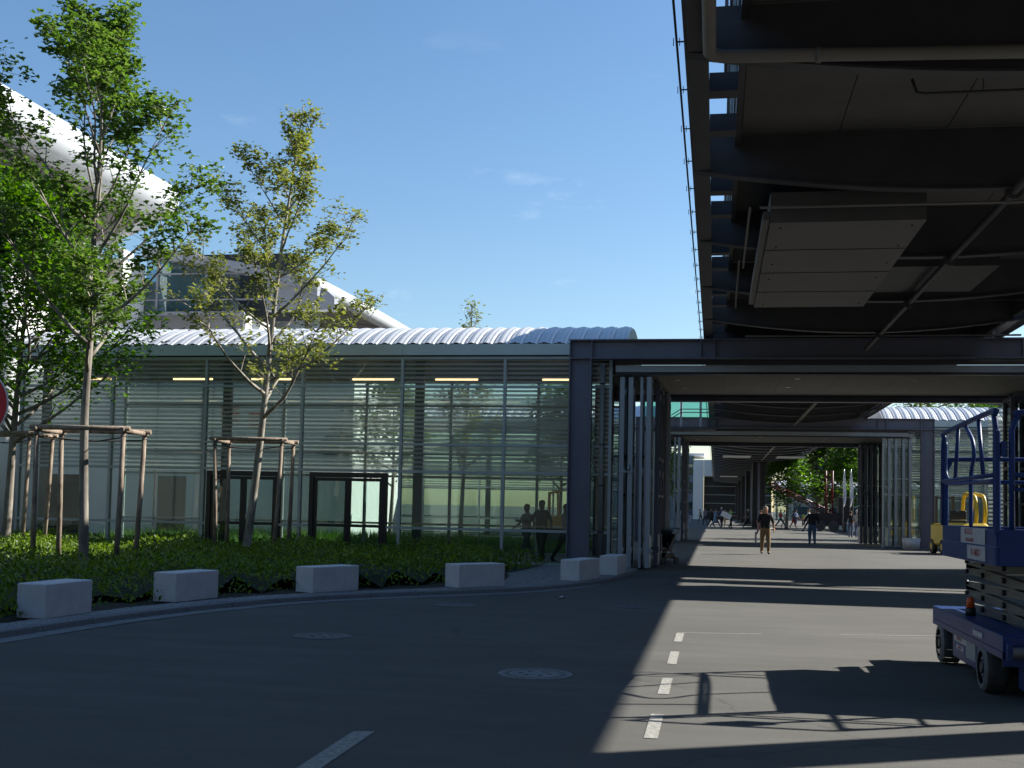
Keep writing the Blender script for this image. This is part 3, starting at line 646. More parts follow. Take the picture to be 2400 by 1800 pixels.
# ------------------------------------------------------------------ elevated walkway overhead
bw = thing('elevated_walkway', 'dark elevated walkway running overhead down the middle of the road', 'walkway', (0, 0, 0))
YA, YB = -14, 188
def seg(name, a, b, m, brk=24):
    y = YA
    while y < YB: box(name, (a[0], y, a[1]), (b[0], min(YB, y+brk)-.01, b[1]), m, bw); y += brk
seg('edge_beam', (-.345, 6.12), (-.325, 6.52), steel_d); seg('edge_beam_flange', (-.32, 6.12), (-.11, 6.15), steel_d); seg('edge_beam', (7.08, 6.12), (7.10, 6.52), steel_d); seg('edge_beam_flange', (6.87, 6.12), (7.075, 6.15), steel_d)
seg('side_channel', (.20, 6.46), (.28, 6.68), steel_d); seg('side_channel', (6.52, 6.10), (6.60, 6.72), steel_d)
cbY = [11.3+4.03*k for k in range(-6, 44)]; cbY = [y for y in cbY if y < YB and not (30.3 < y < 31.4) ]
for k, y in enumerate(cbY):
    big = y < 120
    n = 14 if big else 4; o = MB(); prev = None
    for i in range(n+1):
        s = i/n; x = -.32+7.38*s; zb = 6.12-(.34*sin(pi*s)**.9)
        if 31 < y < 37.6 or 56 < y < 64: zb = max(zb, 6.1)
        cur = (x, zb)
        if prev:
            (xa, za), (xb, zb_) = prev, cur
            for (yy0, yy1, dz0, dz1) in ((y-.09, y+.09, 0, .025),):
                P = [(xa, yy0, za), (xb, yy0, zb_), (xb, yy1, zb_), (xa, yy1, za)]; Q = [(p[0], p[1], p[2]+.025) for p in P]
                fm = steel_l if y > 62 else steel_d; o.face(P[::-1], fm); o.face(Q, steel_d); o.face([P[0], P[1], Q[1], Q[0]], fm); o.face([P[3], P[2], Q[2], Q[3]][::-1], steel_d)
            for yy in (y-.012, y+.012): o.face([(xa, yy, za+.025), (xb, yy, zb_+.025), (xb, yy, 6.60), (xa, yy, 6.60)], steel_d)
        prev = cur
    o.build('fish_belly_beam', bw)
    if y < 60:
        for dy in (1.35, 2.7):
            o = MB(); o.box((-.115, y+dy-.12, 6.2), (.2, y+dy+.12, 6.23), steel_d); o.box((-.115, y+dy-.01, 6.235), (.2, y+dy+.01, 6.45), steel_d); o.build('bracket', bw)
        m_ = MB(); m_.tube([(-.33, y, 6.3), (-.349, y, 6.3)], .05, steel_d, 12); m_.build('end_plate', bw)
XP = [.29, 1.55, 2.9, 4.2, 5.4, 6.5]
for k in range(len(cbY)-1):
    y0, y1 = cbY[k]+.02, cbY[k+1]-.02
    if y0 > 100:
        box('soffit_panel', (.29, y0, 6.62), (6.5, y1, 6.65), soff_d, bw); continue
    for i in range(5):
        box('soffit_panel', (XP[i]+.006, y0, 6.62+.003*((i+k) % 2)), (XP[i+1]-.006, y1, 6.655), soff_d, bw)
for y in (89, 143):
    for (x0, x1) in ((.55, 2.65), (4.6, 6.7)): box('pale_soffit_panel', (x0, y, 5.72), (x1, y+3.2, 5.76), white_m, bw)
# side glazing and roof
box('side_cladding', (6.53, YA, 6.7), (6.57, YB, 10.3), wall_gm, bw)
for (x, s) in ((.24, -1),):
    y = YA
    while y < YB:
        y1 = min(YB, y+4.03)
        if y < 95:
            for (z0, z1) in ((6.72, 7.55), (7.62, 8.7), (8.77, 10.3)): m_ = MB(); m_.box((x-.006, y+.05, z0), (x+.006, y1-.05, z1), G_clear); m_.build('pane', bw)
            box('mullion', (x-.04, y-.035, 6.68), (x+.04, y+.035, 10.35), steel_l, bw)
        y = y1
    for z in (6.69, 7.585, 8.735, 10.33): box('glazing_rail', (x-.035, YA, z-.03), (x+.035, 97, z+.03), steel_l, bw)
    box('side_cladding', (x-.02, 97, 6.7), (x+.02, YB, 10.3), wall_gm, bw)
box('roof', (.16, YA, 10.38), (6.7, YB, 10.8), wall_gm, bw)
box('floor_slab', (.28, YA, 6.70), (6.52, YB, 6.78), steel_d, bw)
# opened window flap
fl = MB()
for (a, b) in (((13.1, 6.78), (13.16, 7.6)), ((14.3, 6.78), (14.36, 7.6)), ((13.16, 6.78), (14.3, 6.83)), ((13.16, 7.55), (14.3, 7.6)), ((13.7, 6.83), (13.74, 7.55))): fl.box((.05, a[0], a[1]), (.09, b[0], b[1]), steel)
o = fl.build('window_flap', bw); m_ = MB(); m_.box((.066, 13.16, 6.83), (.074, 14.3, 7.55), G_teal); m_.build('flap_glass', o)
# safety cable, spine pipe, ducts and pipes
m_ = MB(); m_.tube([(-.43, YA, 6.30), (-.425, 188, 6.30)], .013, steel_d, 6)
y = 2
while y < 60:
    m_.tube([(-.46, y, 6.26), (-.46, y, 6.34)], .006, steel_d, 4); m_.tube([(-.40, y, 6.26), (-.40, y, 6.34)], .006, steel_d, 4); m_.box((-.43, y-.01, 6.295), (-.345, y+.01, 6.305), steel_d); y += 1.34
m_.build('safety_cable', bw)
m_ = MB(); m_.tube([(3.7, 8, 5.76), (3.7, 30, 5.76)], .055, steel_d, 10)
for y in cbY:
    if 8 < y < 30: m_.tube([(3.7, y-.03, 5.76), (3.7, y+.03, 5.76)], .11, steel_d, 12)
m_.build('spine_pipe', bw)
m_ = MB(); m_.tube([(3.7, 38, 5.74), (3.7, 56.2, 5.74)], .06, soff, 8); m_.tube([(3.7, 64, 5.74), (3.7, 96, 5.74)], .06, soff, 8); m_.build('spine_pipe', bw)
m_ = MB(); m_.tube([(-.10, -6, 6.02), (-.10, 10.98, 6.02), (-.06, 11.05, 6.02), (.02, 11.1, 6.02), (7.2, 11.1, 5.8)], .065, soff, 12); m_.tube([(.9, 11.1, 5.99), (.95, 11.1, 5.99)], .075, soff, 12); m_.build('drain_pipe', bw)
o = MB(); o.box((.70, 15.9, 5.56), (2.74, 22.6, 5.98), duct_m)
for y in (17.6, 19.3, 21.0): o.box((.695, y-.01, 5.552), (2.745, y+.01, 5.985), steel_d)
for i in range(6):
    for x in (.85, 2.6): o.tube([(x, 16.2+i*1.2, 5.56), (x, 16.2+i*1.2, 5.545)], .014, blk, 6)
o.build('duct_box', bw)
o = MB(); o.box((.60, 15.9, 5.60), (.69, 22.5, 5.72), duct_m); o.build('cable_tray', bw)
def pipe(P, r, m=steel_d): b = MB(); b.tube(P, r, m, 7); b.build('pipe', bw)
pipe([(.55, 15.7, 5.72), (6.8, 15.7, 5.72)], .018, soff); pipe([(.42, 15.7, 5.72), (.42, 19.6, 5.72)], .018, soff); pipe([(.36, 19.9, 5.9), (.36, 23.5, 5.72)], .02, soff)
pipe([(2.1, 13.1, 6.45), (2.15, 13.1, 6.3), (2.25, 13.1, 6.28), (6.9, 13.1, 6.28)], .018); pipe([(2.85, 13.1, 6.28), (2.85, 13.1, 6.6)], .008)
pipe([(1.2, 25.3, 6.35), (1.25, 25.3, 6.15), (6.6, 25.3, 6.15)], .02); pipe([(.7, 29.2, 5.98), (7.2, 29.2, 5.98)], .025, soff)
o = MB(); o.box((2.92, 20.6, 5.9), (4.75, 23.0, 6.55), steel_d); o.build('recess_shade_box', bw)  # solid dark box puts the shade of a soffit recess into colour
# central columns with bell feet
for i, y in enumerate((101, 122, 143, 164, 183)):
    o = MB(); o.box((3.1, y-.5, .0), (3.16, y+.5, 5.7), steel_d); o.box((4.14, y-.5, 0), (4.2, y+.5, 5.7), steel_d); o.box((3.16, y-.06, 0), (4.14, y+.06, 5.7), steel_d)
    o.box((3.55, y-.5, 0), (3.75, y-.44, 5.7), steel); o.tube([(3.6, y, 0), (3.6, y, .16), (3.6, y, .2)], [1.3, 1.3, .9], steel_d, 20); o.build('column', bw)

# unseen corridor sized to cast the road's shadow bands; column right of the picture
lk = thing('shadow_corridor', 'unseen enclosed corridor added right of the walkway to cast dark bands on the road', 'walkway', (0, 27.25, 0))
box('body', (8.0, 0, 6.4), (26, 2.5, 8.9), wall_gm, lk); box('handrail', (8.0, 3.0, 5.9), (26, 3.08, 6.1), steel, lk); box('slab', (8.0, -.1, 6.25), (26, 2.5, 6.39), steel_d, lk)  # handrail is a bar added to cast the thin dark stripe
o = MB(); o.box((7.12, 11.55, 0), (7.17, 12.1, 6.3), steel); o.box((7.57, 11.55, 0), (7.62, 12.1, 6.3), steel); o.box((7.17, 11.8, 0), (7.57, 11.85, 6.3), steel)
tag(o.build('support_column'), 'steel support column under the right side of the walkway', 'column')

t = thing('shadow_container', 'grey container added right of the blue lift as a shadow caster, outside the picture', 'container', (5.75, 11.1, 0))  # unseen box, added so its shadow darkens the road beside the lift
box('body', (0, 0, .1), (1.25, 3.9, 2.6), wall_gm, t)
for i in range(12): box('rib', (-.03, .15+i*.32, .2), (-.002, .27+i*.32, 2.5), wall_gm, t)

for (nm, a, b_) in (('long dark hall added on the right to hold back sky light, outside the picture', (36, -60, 0), (60, 150, 15)), ('dark hall added behind the camera to hold back sky light, outside the picture', (-45, -60, 0), (34, -32, 16)), ('dark hall added left of the camera to hold back sky light, outside the picture', (-70, -30, 0), (-34, 24, 17))):  # unseen halls added to cut sky light, dark to keep bounce low
    t = thing('exhibition_hall', nm, 'hall', (0, 0, 0)); box('wall', a, b_, mat('sky_blocker', (.07, .075, .07), .7, 0, (.3, .3)), t); box('parapet', (a[0]-.2, a[1]-.2, b_[2]+.002), (b_[0]+.2, b_[1]+.2, b_[2]+.6), steel_l, t)
# ------------------------------------------------------------------ exhibition hall behind the gallery
hall_p = mat('hall_grey_panel', (.27, .285, .33), .55, .1, (.4, .05)); tube_m = mat('white_edge_tube', (.50, .52, .54), .45, .1, (.3, .04))
hall = thing('exhibition_hall', 'large white hall with raked roof and tall white fins behind the gallery', 'hall', (0, 0, 0))
def wallpoly(name, pts, y, th, m, parent): b = MB(); b.prism(pts, 'y', y, y+th, m); return b.build(name, parent)
wallpoly('side_wall', [(-60, 0), (-34.5, 0), (-34.5, 15.9), (-37.8, 17.4), (-60, 27.8)], 58.7, .6, hall_p, hall)
o = MB(); o.prism([(-60, 27.8), (-60, 28.3), (-37.8, 17.85), (-32.3, 15.3), (-32.3, 14.9), (-37.8, 17.4)], 'y', 58.2, 59.3, white_m); o.build('raked_coping', hall)
box('white_fin', (-34.6, 58.4, 0), (-32.42, 60.9, 14.85), white_m, hall)
box('white_fin', (-32.6, 48.2, 0), (-31.75, 50.4, 14.9), white_m, hall)
box('white_fin', (-37.2, 55.0, 0), (-36.2, 57.5, 17.0), white_m, hall)
# glazed strip with mullions
Xa, Xb = -32.2, -23.0
rail_z = [12.4, 13.4, 14.75, 15.9]
for (x0, x1) in ((-32.38, -31.72), (-31.6, -28.72), (-28.6, -26.7)):
    for (z0, z1) in ((12.25, 12.92), (12.98, 14.42), (14.48, 15.35 if x0 < -28.7 else 14.9)):
        if z1-z0 > .1: m_ = MB(); m_.box((x0, 61.0, z0), (x1, 61.02, z1), G_hall); m_.build('window_pane', hall)
for x in (-31.66, -28.66): box('window_mullion', (x-.06, 60.9, 12.4), (x+.06, 61.05, 15.3), hall_p, hall)
for z in (12.95, 14.45): box('window_rail', (-32.4, 60.92, z-.035), (-25.0, 61.04, z+.035), hall_p, hall)
box('window_sill', (-32.4, 60.6, 12.02), (-26.3, 61.0, 12.22), hall_p, hall)
box('curtain', (-31.9, 61.3, 12.2), (-28.9, 61.32, 14.9), mat('pale_curtain', (.55, .78, .80), .9), hall)
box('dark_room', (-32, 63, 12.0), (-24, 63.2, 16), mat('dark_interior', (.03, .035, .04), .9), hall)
o = MB(); o.prism([(-32.35, 15.35), (-32.35, 15.95), (-31.2, 15.75), (-28.5, 15.33), (-25.5, 14.77), (-23.1, 14.24), (-21.8, 13.6), (-21.8, 13.0), (-23.1, 13.55), (-25.5, 14.2), (-28.5, 14.8)], 'y', 60.3, 61.5, hall_p); o.build('roof_edge', hall)
o = MB(); o.prism([(-25.0, 12.3), (-25.0, 14.6), (-23.2, 13.9), (-21.6, 13.5), (-21.0, 13.0), (-21.0, 12.3)], 'y', 60.9, 61.6, hall_p); o.build('wall_panel', hall)
wallpoly('parapet', [(-31.9, 0), (-26.35, 0), (-26.35, 12.1), (-31.9, 12.1)], 60.95, .5, mat('pale_grey_panel', (.22, .22, .23), .6, 0, (.5, .04)), hall)
for x in (-31.3, ): box('panel_joint', (x-.02, 60.93, 10), (x+.02, 60.955, 12.1), steel_d, hall)
o = MB(); o.prism([(60.9, 0), (60.9, 12.1), (66, 12.0), (84, 11.2), (84, 0)], 'x', -26.34, -26.2, white_m); o.build('white_flank', hall)
# tube-edged canopies on drum columns
def canopy(lab, P, z, r, cols, side=1):
    t = thing('canopy', lab, 'canopy', (0, 0, 0), 0, 'tube-edged canopies of the hall')
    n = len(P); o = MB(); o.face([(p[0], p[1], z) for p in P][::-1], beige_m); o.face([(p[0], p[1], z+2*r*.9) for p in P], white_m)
    o.build('underside', t)
    pr = [Vector((p[0], p[1], z+r*.92)) for p in P[:4]]
    nose = spline(pr, 8); m_ = MB(); m_.tube(nose, [r]*len(nose), tube_m, 20); m_.build('rounded_edge', t)
    for k in range(1, 4):
        i = k*len(nose)//4; m_ = MB(); d = (nose[i+1]-nose[i]).normalized()*.03; m_.tube([nose[i]-d, nose[i]+d], r+.012, hall_p, 20); m_.build('joint_ring', t)
    for k in range(3):
        a, b2 = Vector(P[1]).lerp(Vector(P[0]), k/3), Vector(P[3]).lerp(Vector(P[4 % n]), k/3); m_ = MB(); m_.tube([(a.x, a.y, z-.01), (b2.x, b2.y, z-.01)], .03, steel_d, 4); m_.build('panel_joint', t)
    for (x, y, rr) in cols:
        m_ = MB(); m_.tube([(x, y, 0), (x, y, z-.1)], rr, white_m, 28); m_.build('drum_column', t); m_ = MB(); m_.tube([(x, y, z-.22), (x, y, z-.03)], rr+.12, steel_d, 28); m_.build('collar', t)
canopy('nearer huge white canopy with rounded tube edge, cut by the left edge of the picture', [(-27.6, 30, 0), (-27.6, 50.5, 0), (-28.5, 53.6, 0), (-36.5, 60.5, 0), (-60, 80, 0), (-60, 30, 0)], 15.6, .98, [(-30.5, 45.2, .78)])
canopy('farther white canopy with rounded tube edge sloping behind the middle tree', [(-26.0, 110, 0), (-26.3, 76, 0), (-27.6, 73.6, 0), (-31.5, 72.8, 0), (-50, 74, 0), (-50, 110, 0)], 15.5, .56, [(-28.6, 78.6, .4), (-30.2, 78.0, 1.1)])
# low white annexe seen through the glass
t = thing('annexe', 'low white annexe seen through the left half of the glass gallery', 'building', (0, 47, 0))
b_ = box('wall', (-40, 0, 0), (-15.2, 8, 7.2), white_m, t)
for x in (-27.5, -24.2, -21.6, -18.3): box('wall_joint', (x, -.03, 0), (x+.06, -.004, 7.2), wall_gm, t)
for (x, w) in ((-29.6, 2.0), (-24, 1.3)): box('dark_doorway', (x, -.05, 0), (x+w, -.01, 2.6), black_f, t)
for (x, z) in ((-21.2, 5.0), (-19.9, 4.75)):
    for k in range(3): box('red_sign_bar', (x, -.06, z+.26*k), (x+.85, -.01, z+.16+.26*k), mat('bright_red_board', (.70, .02, .03), .5), t)
m_ = MB(); m_.tube([(-16.2, -.12, 4.0), (-16.2, -.05, 4.0)], .45, wall_gm, 24); m_.build('round_sign', t)
m_ = MB()
for k in range(6): m_.box((-21.05, -.4, 1.1+.42*k), (-20.85, -.36, 1.32+.42*k), red); 
m_.box((-21.08, -.36, 1.0), (-20.82, -.33, 3.6), sign_w); m_.build('striped_post', t)
tag(box('lawn', (-40, 37.6, .02), (-4.5, 46, .06), mat('lawn_soil', (.04, .06, .02), .9)), kind='structure')
V = []; F = []
for _ in range(9000):
    x, y = rh.uniform(-22, -4.5), rh.uniform(38, 46); a = rh.uniform(0, 6.28); h = rh.uniform(.25, .6); i = len(V); w = .03
    V += [(x-w*cos(a), y-w*sin(a), .05), (x+w*cos(a), y+w*sin(a), .05), (x+.1*sin(a), y+.1*cos(a), h)]; F.append((i, i+1, i+2))
me = bpy.data.meshes.new('grass'); me.from_pydata(V, [], F); me.materials.append(grass_m); o = bpy.data.objects.new('grass', me); COL.objects.link(o); tag(o, 'bright green grass behind the glass gallery', 'grass', kind='stuff')

# ------------------------------------------------------------------ far buildings beyond the second gate
t = thing('far_building', 'white flat-roofed building closing the view left of the bridge columns', 'building', (0, 190, 0))
box('wall', (-22, 0, 0), (-3.6, 12, 10.3), wall_gm, t); box('white_pier', (-3.55, -1.5, 0), (-1.9, 2, 9.6), white_m, t); box('canopy_slab', (-1.85, -1.5, 7.0), (9, 12, 9.6), white_m, t)
box('recess', (-1.85, 2, 0), (9, 2.4, 6.95), black_f, t); box('parapet', (-22, -.2, 10.31), (-1.8, 12, 10.7), white_m, t)
for x in (-20, -15.5, -11, -6.5):
    for z in (1, 4.2, 7.2): f = box('window', (x, -.08, z), (x+3, -.02, z+1.8), steel_d, t); m_ = MB(); m_.box((x+.12, -.1, z+.12), (x+2.88, -.09, z+1.68), G_hall); m_.build('pane', f)
for z in (1.2, 2.6, 4.0, 5.4): box('glazing_rail', (-1.8, 1.9, z), (9, 1.98, z+.08), frame_g, t)
gallery('glass_gallery', 'most distant glass gallery with curved roof right of the bridge columns', 10.3, 39.7, 205, vx=(10, 40), lights=False, from_right=False, depth=6)
t = thing('office_block', 'pale office block rising behind the far trees', 'building', (0, 215, 0))
box('wall', (14, 0, 0), (40, 14, 17), wall_gm, t)
for i in range(6):
    for k in range(4):
        f = box('window', (15.5+4*i, -.1, 5+3*k), (18.3+4*i, -.02, 6.7+3*k), steel_d, t)
t = thing('exhibition_hall', 'grey drum-edged hall behind the trees at the far right', 'hall', (0, 95, 0))
m_ = MB(); m_.tube([(20, 0, 10.2), (46, 0, 13.6)], 1.3, wall_gm, 18); m_.build('rounded_edge', t); box('wall', (21, .5, 0), (60, 20, 9), wall_gm, t)

# ------------------------------------------------------------------ people
def person(lab, x, y, face, H=1.75, shirt=(.02, .02, .022), trousers=(.03, .035, .05), skin=(.42, .24, .17), hair=(.05, .035, .025), step=.28, armL=.15, armR=.15, bendL=.25, bendR=.25, sleeve=.5, shorts=False, skirt=False, stoop=0, group='people walking on the plaza', detail=True, build=1.0, hat=None):
    t = thing('person', lab, 'person', (x, y, 0), face, group); s = H/1.75
    V = []; E = []; R = []
    def v(x_, y_, z_, r, p=None):
        V.append((x_*s, y_*s, z_*s)); R.append(r*s); i = len(V)-1
        if p is not None: E.append((p, i))
        return i
    f = stoop   # local +y is forward
    pel = v(0, 0, .94, .155*build); ab = v(0, .02+f*.2, 1.10, .150*build, pel); ch = v(0, f*.55, 1.28, .17*build, ab); nk0 = v(0, .0+f*.9, 1.46, .075, ch); nk = v(0, .01+f*1.0, 1.505, .062, nk0); hd0 = v(0, .025+f*1.1, 1.585, .092, nk); hd = v(0, .03+f*1.15, 1.66, .098, hd0); v(0, .025+f*1.15, 1.715, .06, hd)
    H_ = []
    for sd, ph in ((-1, step), (1, -step)):
        hp = v(.09*sd, 0, .90, .11*build, pel); kn = v(.10*sd, ph*.55+.03, .50, .078*build, hp); an = v(.10*sd, ph-(0.10 if ph < 0 else 0), .10, .055, kn); to = v(.11*sd, ph+.13-(0.08 if ph < 0 else 0), .045, .038, an)
        arm, bend = (armL, bendL) if sd < 0 else (armR, bendR); sh = v(.165*sd*build, f*.8, 1.42, .062*build, ch); sw = -ph*.6
        el = v((.215+arm*.12)*sd*build, sw*.45+f*.6, 1.15, .048*build, sh); wr = v((.225+arm*.15)*sd*build, sw*.8+bend*.75+.02+f*.5, .92+bend*.28, .028, el); H_.append((wr, sd, bend))
    me = bpy.data.meshes.new('sk'); me.from_pydata(V, E, []); ob = bpy.data.objects.new('sk', me); COL.objects.link(ob)
    sk = ob.modifiers.new('s', 'SKIN'); 
    for i, r in enumerate(R): me.skin_vertices[0].data[i].radius = (r, r*(.78 if i in (0, 1, 2) else 1))
    me.skin_vertices[0].data[0].use_root = True
    sb = ob.modifiers.new('u', 'SUBSURF'); sb.levels = 2 if detail else 1; sb.render_levels = sb.levels
    dg = bpy.context.evaluated_depsgraph_get(); m2 = bpy.data.meshes.new_from_object(ob.evaluated_get(dg)); bpy.data.objects.remove(ob)
    # hands: palm and five tapering fingers, nose and ears
    bm = bmesh.new(); bm.from_mesh(m2); nbody = len(bm.verts)
    def lump(P, rr, n=5):
        q = MB(); q.tube([Vector(p)*s for p in P], [a*s for a in rr], blk, n); k = [bm.verts.new(c) for c in q.v]
        for fc in q.f:
            try: bm.faces.new([k[j] for j in fc])
            except ValueError: pass
    for (wr, sd, bend) in H_:
        w = Vector(V[wr])/s; d = Vector((0, .35+bend, -1+bend)).normalized(); sx = Vector((0, 1, 0)) if bend < .5 else Vector((0, 0, 1)); nrm_ = Vector((-sd, 0, 0))
        p = w+d*.08; lump([w-d*.02, w+d*.03, p], [.026, .036, .032], 7)
        for k in range(4):
            a = p+sx*(.024-.016*k); ln = (.065, .075, .07, .055)[k]; lump([a-d*.015, a+d*ln*.5+nrm_*.006, a+d*ln*.85+nrm_*.03], [.0095, .0088, .006], 5)
        a = w+d*.03+sx*.028; lump([a, a+sx*.028+d*.03, a+sx*.03+d*.06+nrm_*.015], [.011, .010, .007], 5)
    hy = .03+f*1.15; lump([(0, hy+.075, 1.665), (0, hy+.10, 1.63)], [.008, .016], 5)
    for sd in (-1, 1): lump([(.082*sd, hy-.005, 1.67), (.088*sd, hy-.015, 1.635)], [.018, .010], 5)
    bm.to_mesh(m2); bm.free()
    def pm(c, tag_): return mat('%s_%d_%d_%d' % (tag_, c[0]*255, c[1]*255, c[2]*255), c, .85, 0, (14, .15))
    mats = [pm(skin, 'skin'), pm(shirt, 'cloth'), pm(trousers, 'cloth'), pm((.02, .018, .018), 'shoe'), pm(hair, 'hair')]
    for m_ in mats: m2.materials.append(m_)
    kz = .42 if shorts else .085
    for p in m2.polygons:
        c = p.center/s; mi = 0; p.use_smooth = True
        arm_ = abs(c.x) > .185*build and c.z < 1.43 and c.z > .7
        if c.z < .085: mi = 3
        elif c.z < .97 and not arm_ and c.z > kz and abs(c.x) < .2: mi = 2
        elif c.z < kz+.001: mi = 0
        elif arm_: mi = 1 if c.z > 1.40-.26*sleeve*1.9 and p.vertices[0] < nbody else 0
        elif c.z < 1.475: mi = 1
        if c.z > 1.55:
            mi = 0
            if (c.z > 1.695 or (c.y-f*1.15 < .005 and c.z > 1.59)): mi = 4
        p.material_index = mi
    body = bpy.data.objects.new('body', m2); COL.objects.link(body); body.parent = t
    h = MB(); cx, cy, cz = 0, hy-.012, 1.675     # hair cap
    pr = [(-.05, .088), (0, .094), (.04, .086), (.07, .06), (.086, .02)]
    h.tube([(0, (cy-.006)*s, (cz+a)*s) for a, b in pr], [b*s for a, b in pr], mats[4] if hat is None else pm(hat, 'hat'), 12)
    h.build('hair' if hat is None else 'cap', t)
    # collar / belt details
    b = MB(); n = 14; b.tube([(0, 0, .955*s), (0, 0, .99*s)], [.148*s*build*.92, .145*s*build*.92], pm((.03, .02, .015), 'belt'), n)
    for i in range(len(b.v)): b.v[i] = (b.v[i][0], b.v[i][1]*.8, b.v[i][2])
    b.build('belt', t)
    if skirt:
        b = MB(); b.tube([(0, 0, 1.0*s), (0, 0, .8*s), (0, 0, .42*s)], [.14*s, .19*s, .25*s], pm(trousers, 'cloth'), 14); b.build('skirt', t)
    return t
PI = pi
m1 = person('man in a black short-sleeved shirt and khaki trousers walking towards the camera', 1.85, 44.0, PI+.05, 1.80, (.012, .012, .014), (.20, .135, .065), (.45, .25, .17), (.30, .24, .18), .20, .35, .1, .05, .1, .5, build=1.12, group=None)
o = MB(); o.box((-.03, -.16, 0), (.03, .16, .42), mat('white_bag', (.25, .26, .28), .7)); tag(o.build('bag', loc=(1.50, 43.95, .42)), 'pale carrier bag held at the side by the man in black', 'bag')
person('man in dark jacket and blue jeans standing with his back to the camera', 4.70, 58.4, .1, 1.80, (.014, .013, .014), (.05, .10, .17), (.40, .22, .16), (.34, .32, .30), .06, .55, .5, .35, .3, 1.0, build=1.15, group=None)
person('bare-armed person in a green vest carrying a white placard left of the bridge columns', 1.33, 101, -1.2, 1.78, (.25, .42, .10), (.015, .015, .02), (.45, .26, .18), (.10, .04, .02), .10, .6, .5, .5, .5, .3, group=None)
o = MB(); o.box((-.45, -.02, 0), (.45, .02, .45), flag_w, Matrix.Rotation(.45, 4, 'Y')); tag(o.build('placard', loc=(.85, 100.6, .95)), 'tilted white placard carried by the person in the green vest', 'placard')
o = MB(); o.tube([(0, -.3, .1), (0, .35, .1)], .05, blk, 6); o.box((-.12, -.3, .1), (.12, .2, .16), steel_d); o.tube([(0, .3, .1), (0, .2, 1.0)], .02, steel_d, 6); o.tube([(-.25, .2, 1.0), (.25, .2, 1.0)], .018, blk, 6)
tag(o.build('scooter', loc=(3.0, 104, 0)), 'dark push scooter leaning near the foot of the bridge columns', 'scooter')
person('person in white shirt and dark trousers standing far left in the blue shade', -3.6, 132, .3, 1.75, (.65, .66, .7), (.03, .03, .04), step=.1)
person('person in pale trousers beside the white-shirted one in the shade', -2.75, 132.5, -.4, 1.7, (.05, .06, .14), (.30, .31, .36), step=.15)
person('crouched-looking person in khaki near the shaded building front', -1.6, 134, 1.2, 1.65, (.16, .17, .08), (.10, .10, .08), step=.3, stoop=.1)
person('person in a grey-violet shirt at the edge of the shadow', -1.0, 120, .6, 1.75, (.20, .17, .26), (.05, .05, .09), step=.2)
person('woman in a long blue-grey dress striding right past the shadow edge', .05, 106.5, -1.4, 1.72, (.12, .20, .32), (.15, .22, .30), step=.45, skirt=True, hair=(.08, .04, .03))
person('person all in black walking behind the woman in the long dress', -.35, 109, -1.3, 1.78, (.012, .012, .014), (.012, .012, .014), step=.3, sleeve=1)
person('white-haired man in dark jacket over a blue shirt', .60, 107.5, PI*.9, 1.85, (.05, .06, .14), (.015, .015, .02), hair=(.6, .58, .56), step=.3, sleeve=1)
person('person with a beige top just behind the white-haired man', .95, 112, PI*.8, 1.7, (.5, .45, .36), (.36, .28, .18), step=.1)
person('slim dark figure walking past the bridge column foot', 3.0, 108, 1.5, 1.72, (.02, .02, .02), (.02, .02, .02), step=.42, hair=(.6, .6, .6))
person('person in a pink and white top half hidden behind the man in black', 3.0, 78, 1.2, 1.66, (.70, .45, .45), (.10, .05, .12), step=.25)
person('person in a white cap and red shirt walking with a long stride', 6.1, 112, -1.5, 1.78, (.55, .06, .04), (.10, .13, .17), step=.5, hat=(.7, .7, .68))
person('person in a pale shirt following the red shirt', 6.7, 116, -1.4, 1.72, (.50, .55, .55), (.40, .33, .28), step=.3)
person('person in red shorts among the walkers right of the columns', 7.4, 114, -1.3, 1.7, (.10, .10, .14), (.50, .03, .04), step=.3, shorts=True)
person('person in a light blue shirt farther back among the walkers', 8.3, 124, -.6, 1.74, (.35, .45, .7), (.05, .06, .1), step=.1)
person('child-sized figure in yellow-green among the far walkers', 9.4, 128, .5, 1.5, (.35, .42, .10), (.05, .05, .05), step=.1)
person('man in a white shirt and dark trousers walking left of the jacketed man', 7.3, 94, PI/2+.2, 1.82, (.72, .72, .70), (.03, .03, .035), step=.42, skin=(.35, .18, .12))
person('person in blue jeans striding just behind the white-shirted man', 7.6, 97, PI/2, 1.75, (.15, .17, .25), (.05, .08, .2), step=.5)
person('person with white hair and grey shirt carrying a red bag near the barriers', 8.95, 76.5, -.3, 1.8, (.32, .33, .34), (.10, .14, .24), hair=(.7, .68, .62), step=.15)
person('companion in black beside the person with the red bag', 8.6, 77, -.2, 1.72, (.012, .012, .014), (.08, .10, .16), step=.15, sleeve=1)
o = MB(); o.prism([(-.16, 0), (.16, 0), (.19, .62), (-.19, .62)], 'y', -.08, .08, mat('red_bag', (.62, .015, .02), .5)); o.tube([(-.1, 0, .62), (-.06, 0, .8), (.06, 0, .8), (.1, 0, .62)], .012, blk, 5)
tag(o.build('bag', loc=(9.2, 76.1, .22)), 'bright red bag hanging beside the white-haired person', 'bag')
for i, (x, y) in enumerate(((11.5, 135), (5.2, 135), (13.2, 138))):
    person(['dark-dressed person at the back of the plaza under the trees', 'dark-dressed person just right of the column at the back of the plaza', 'dark-dressed person at the back of the plaza behind the flags'][i], x, y, i*1.3, 1.74, (.04, .05, .07), (.03, .03, .04), step=.2, detail=False)
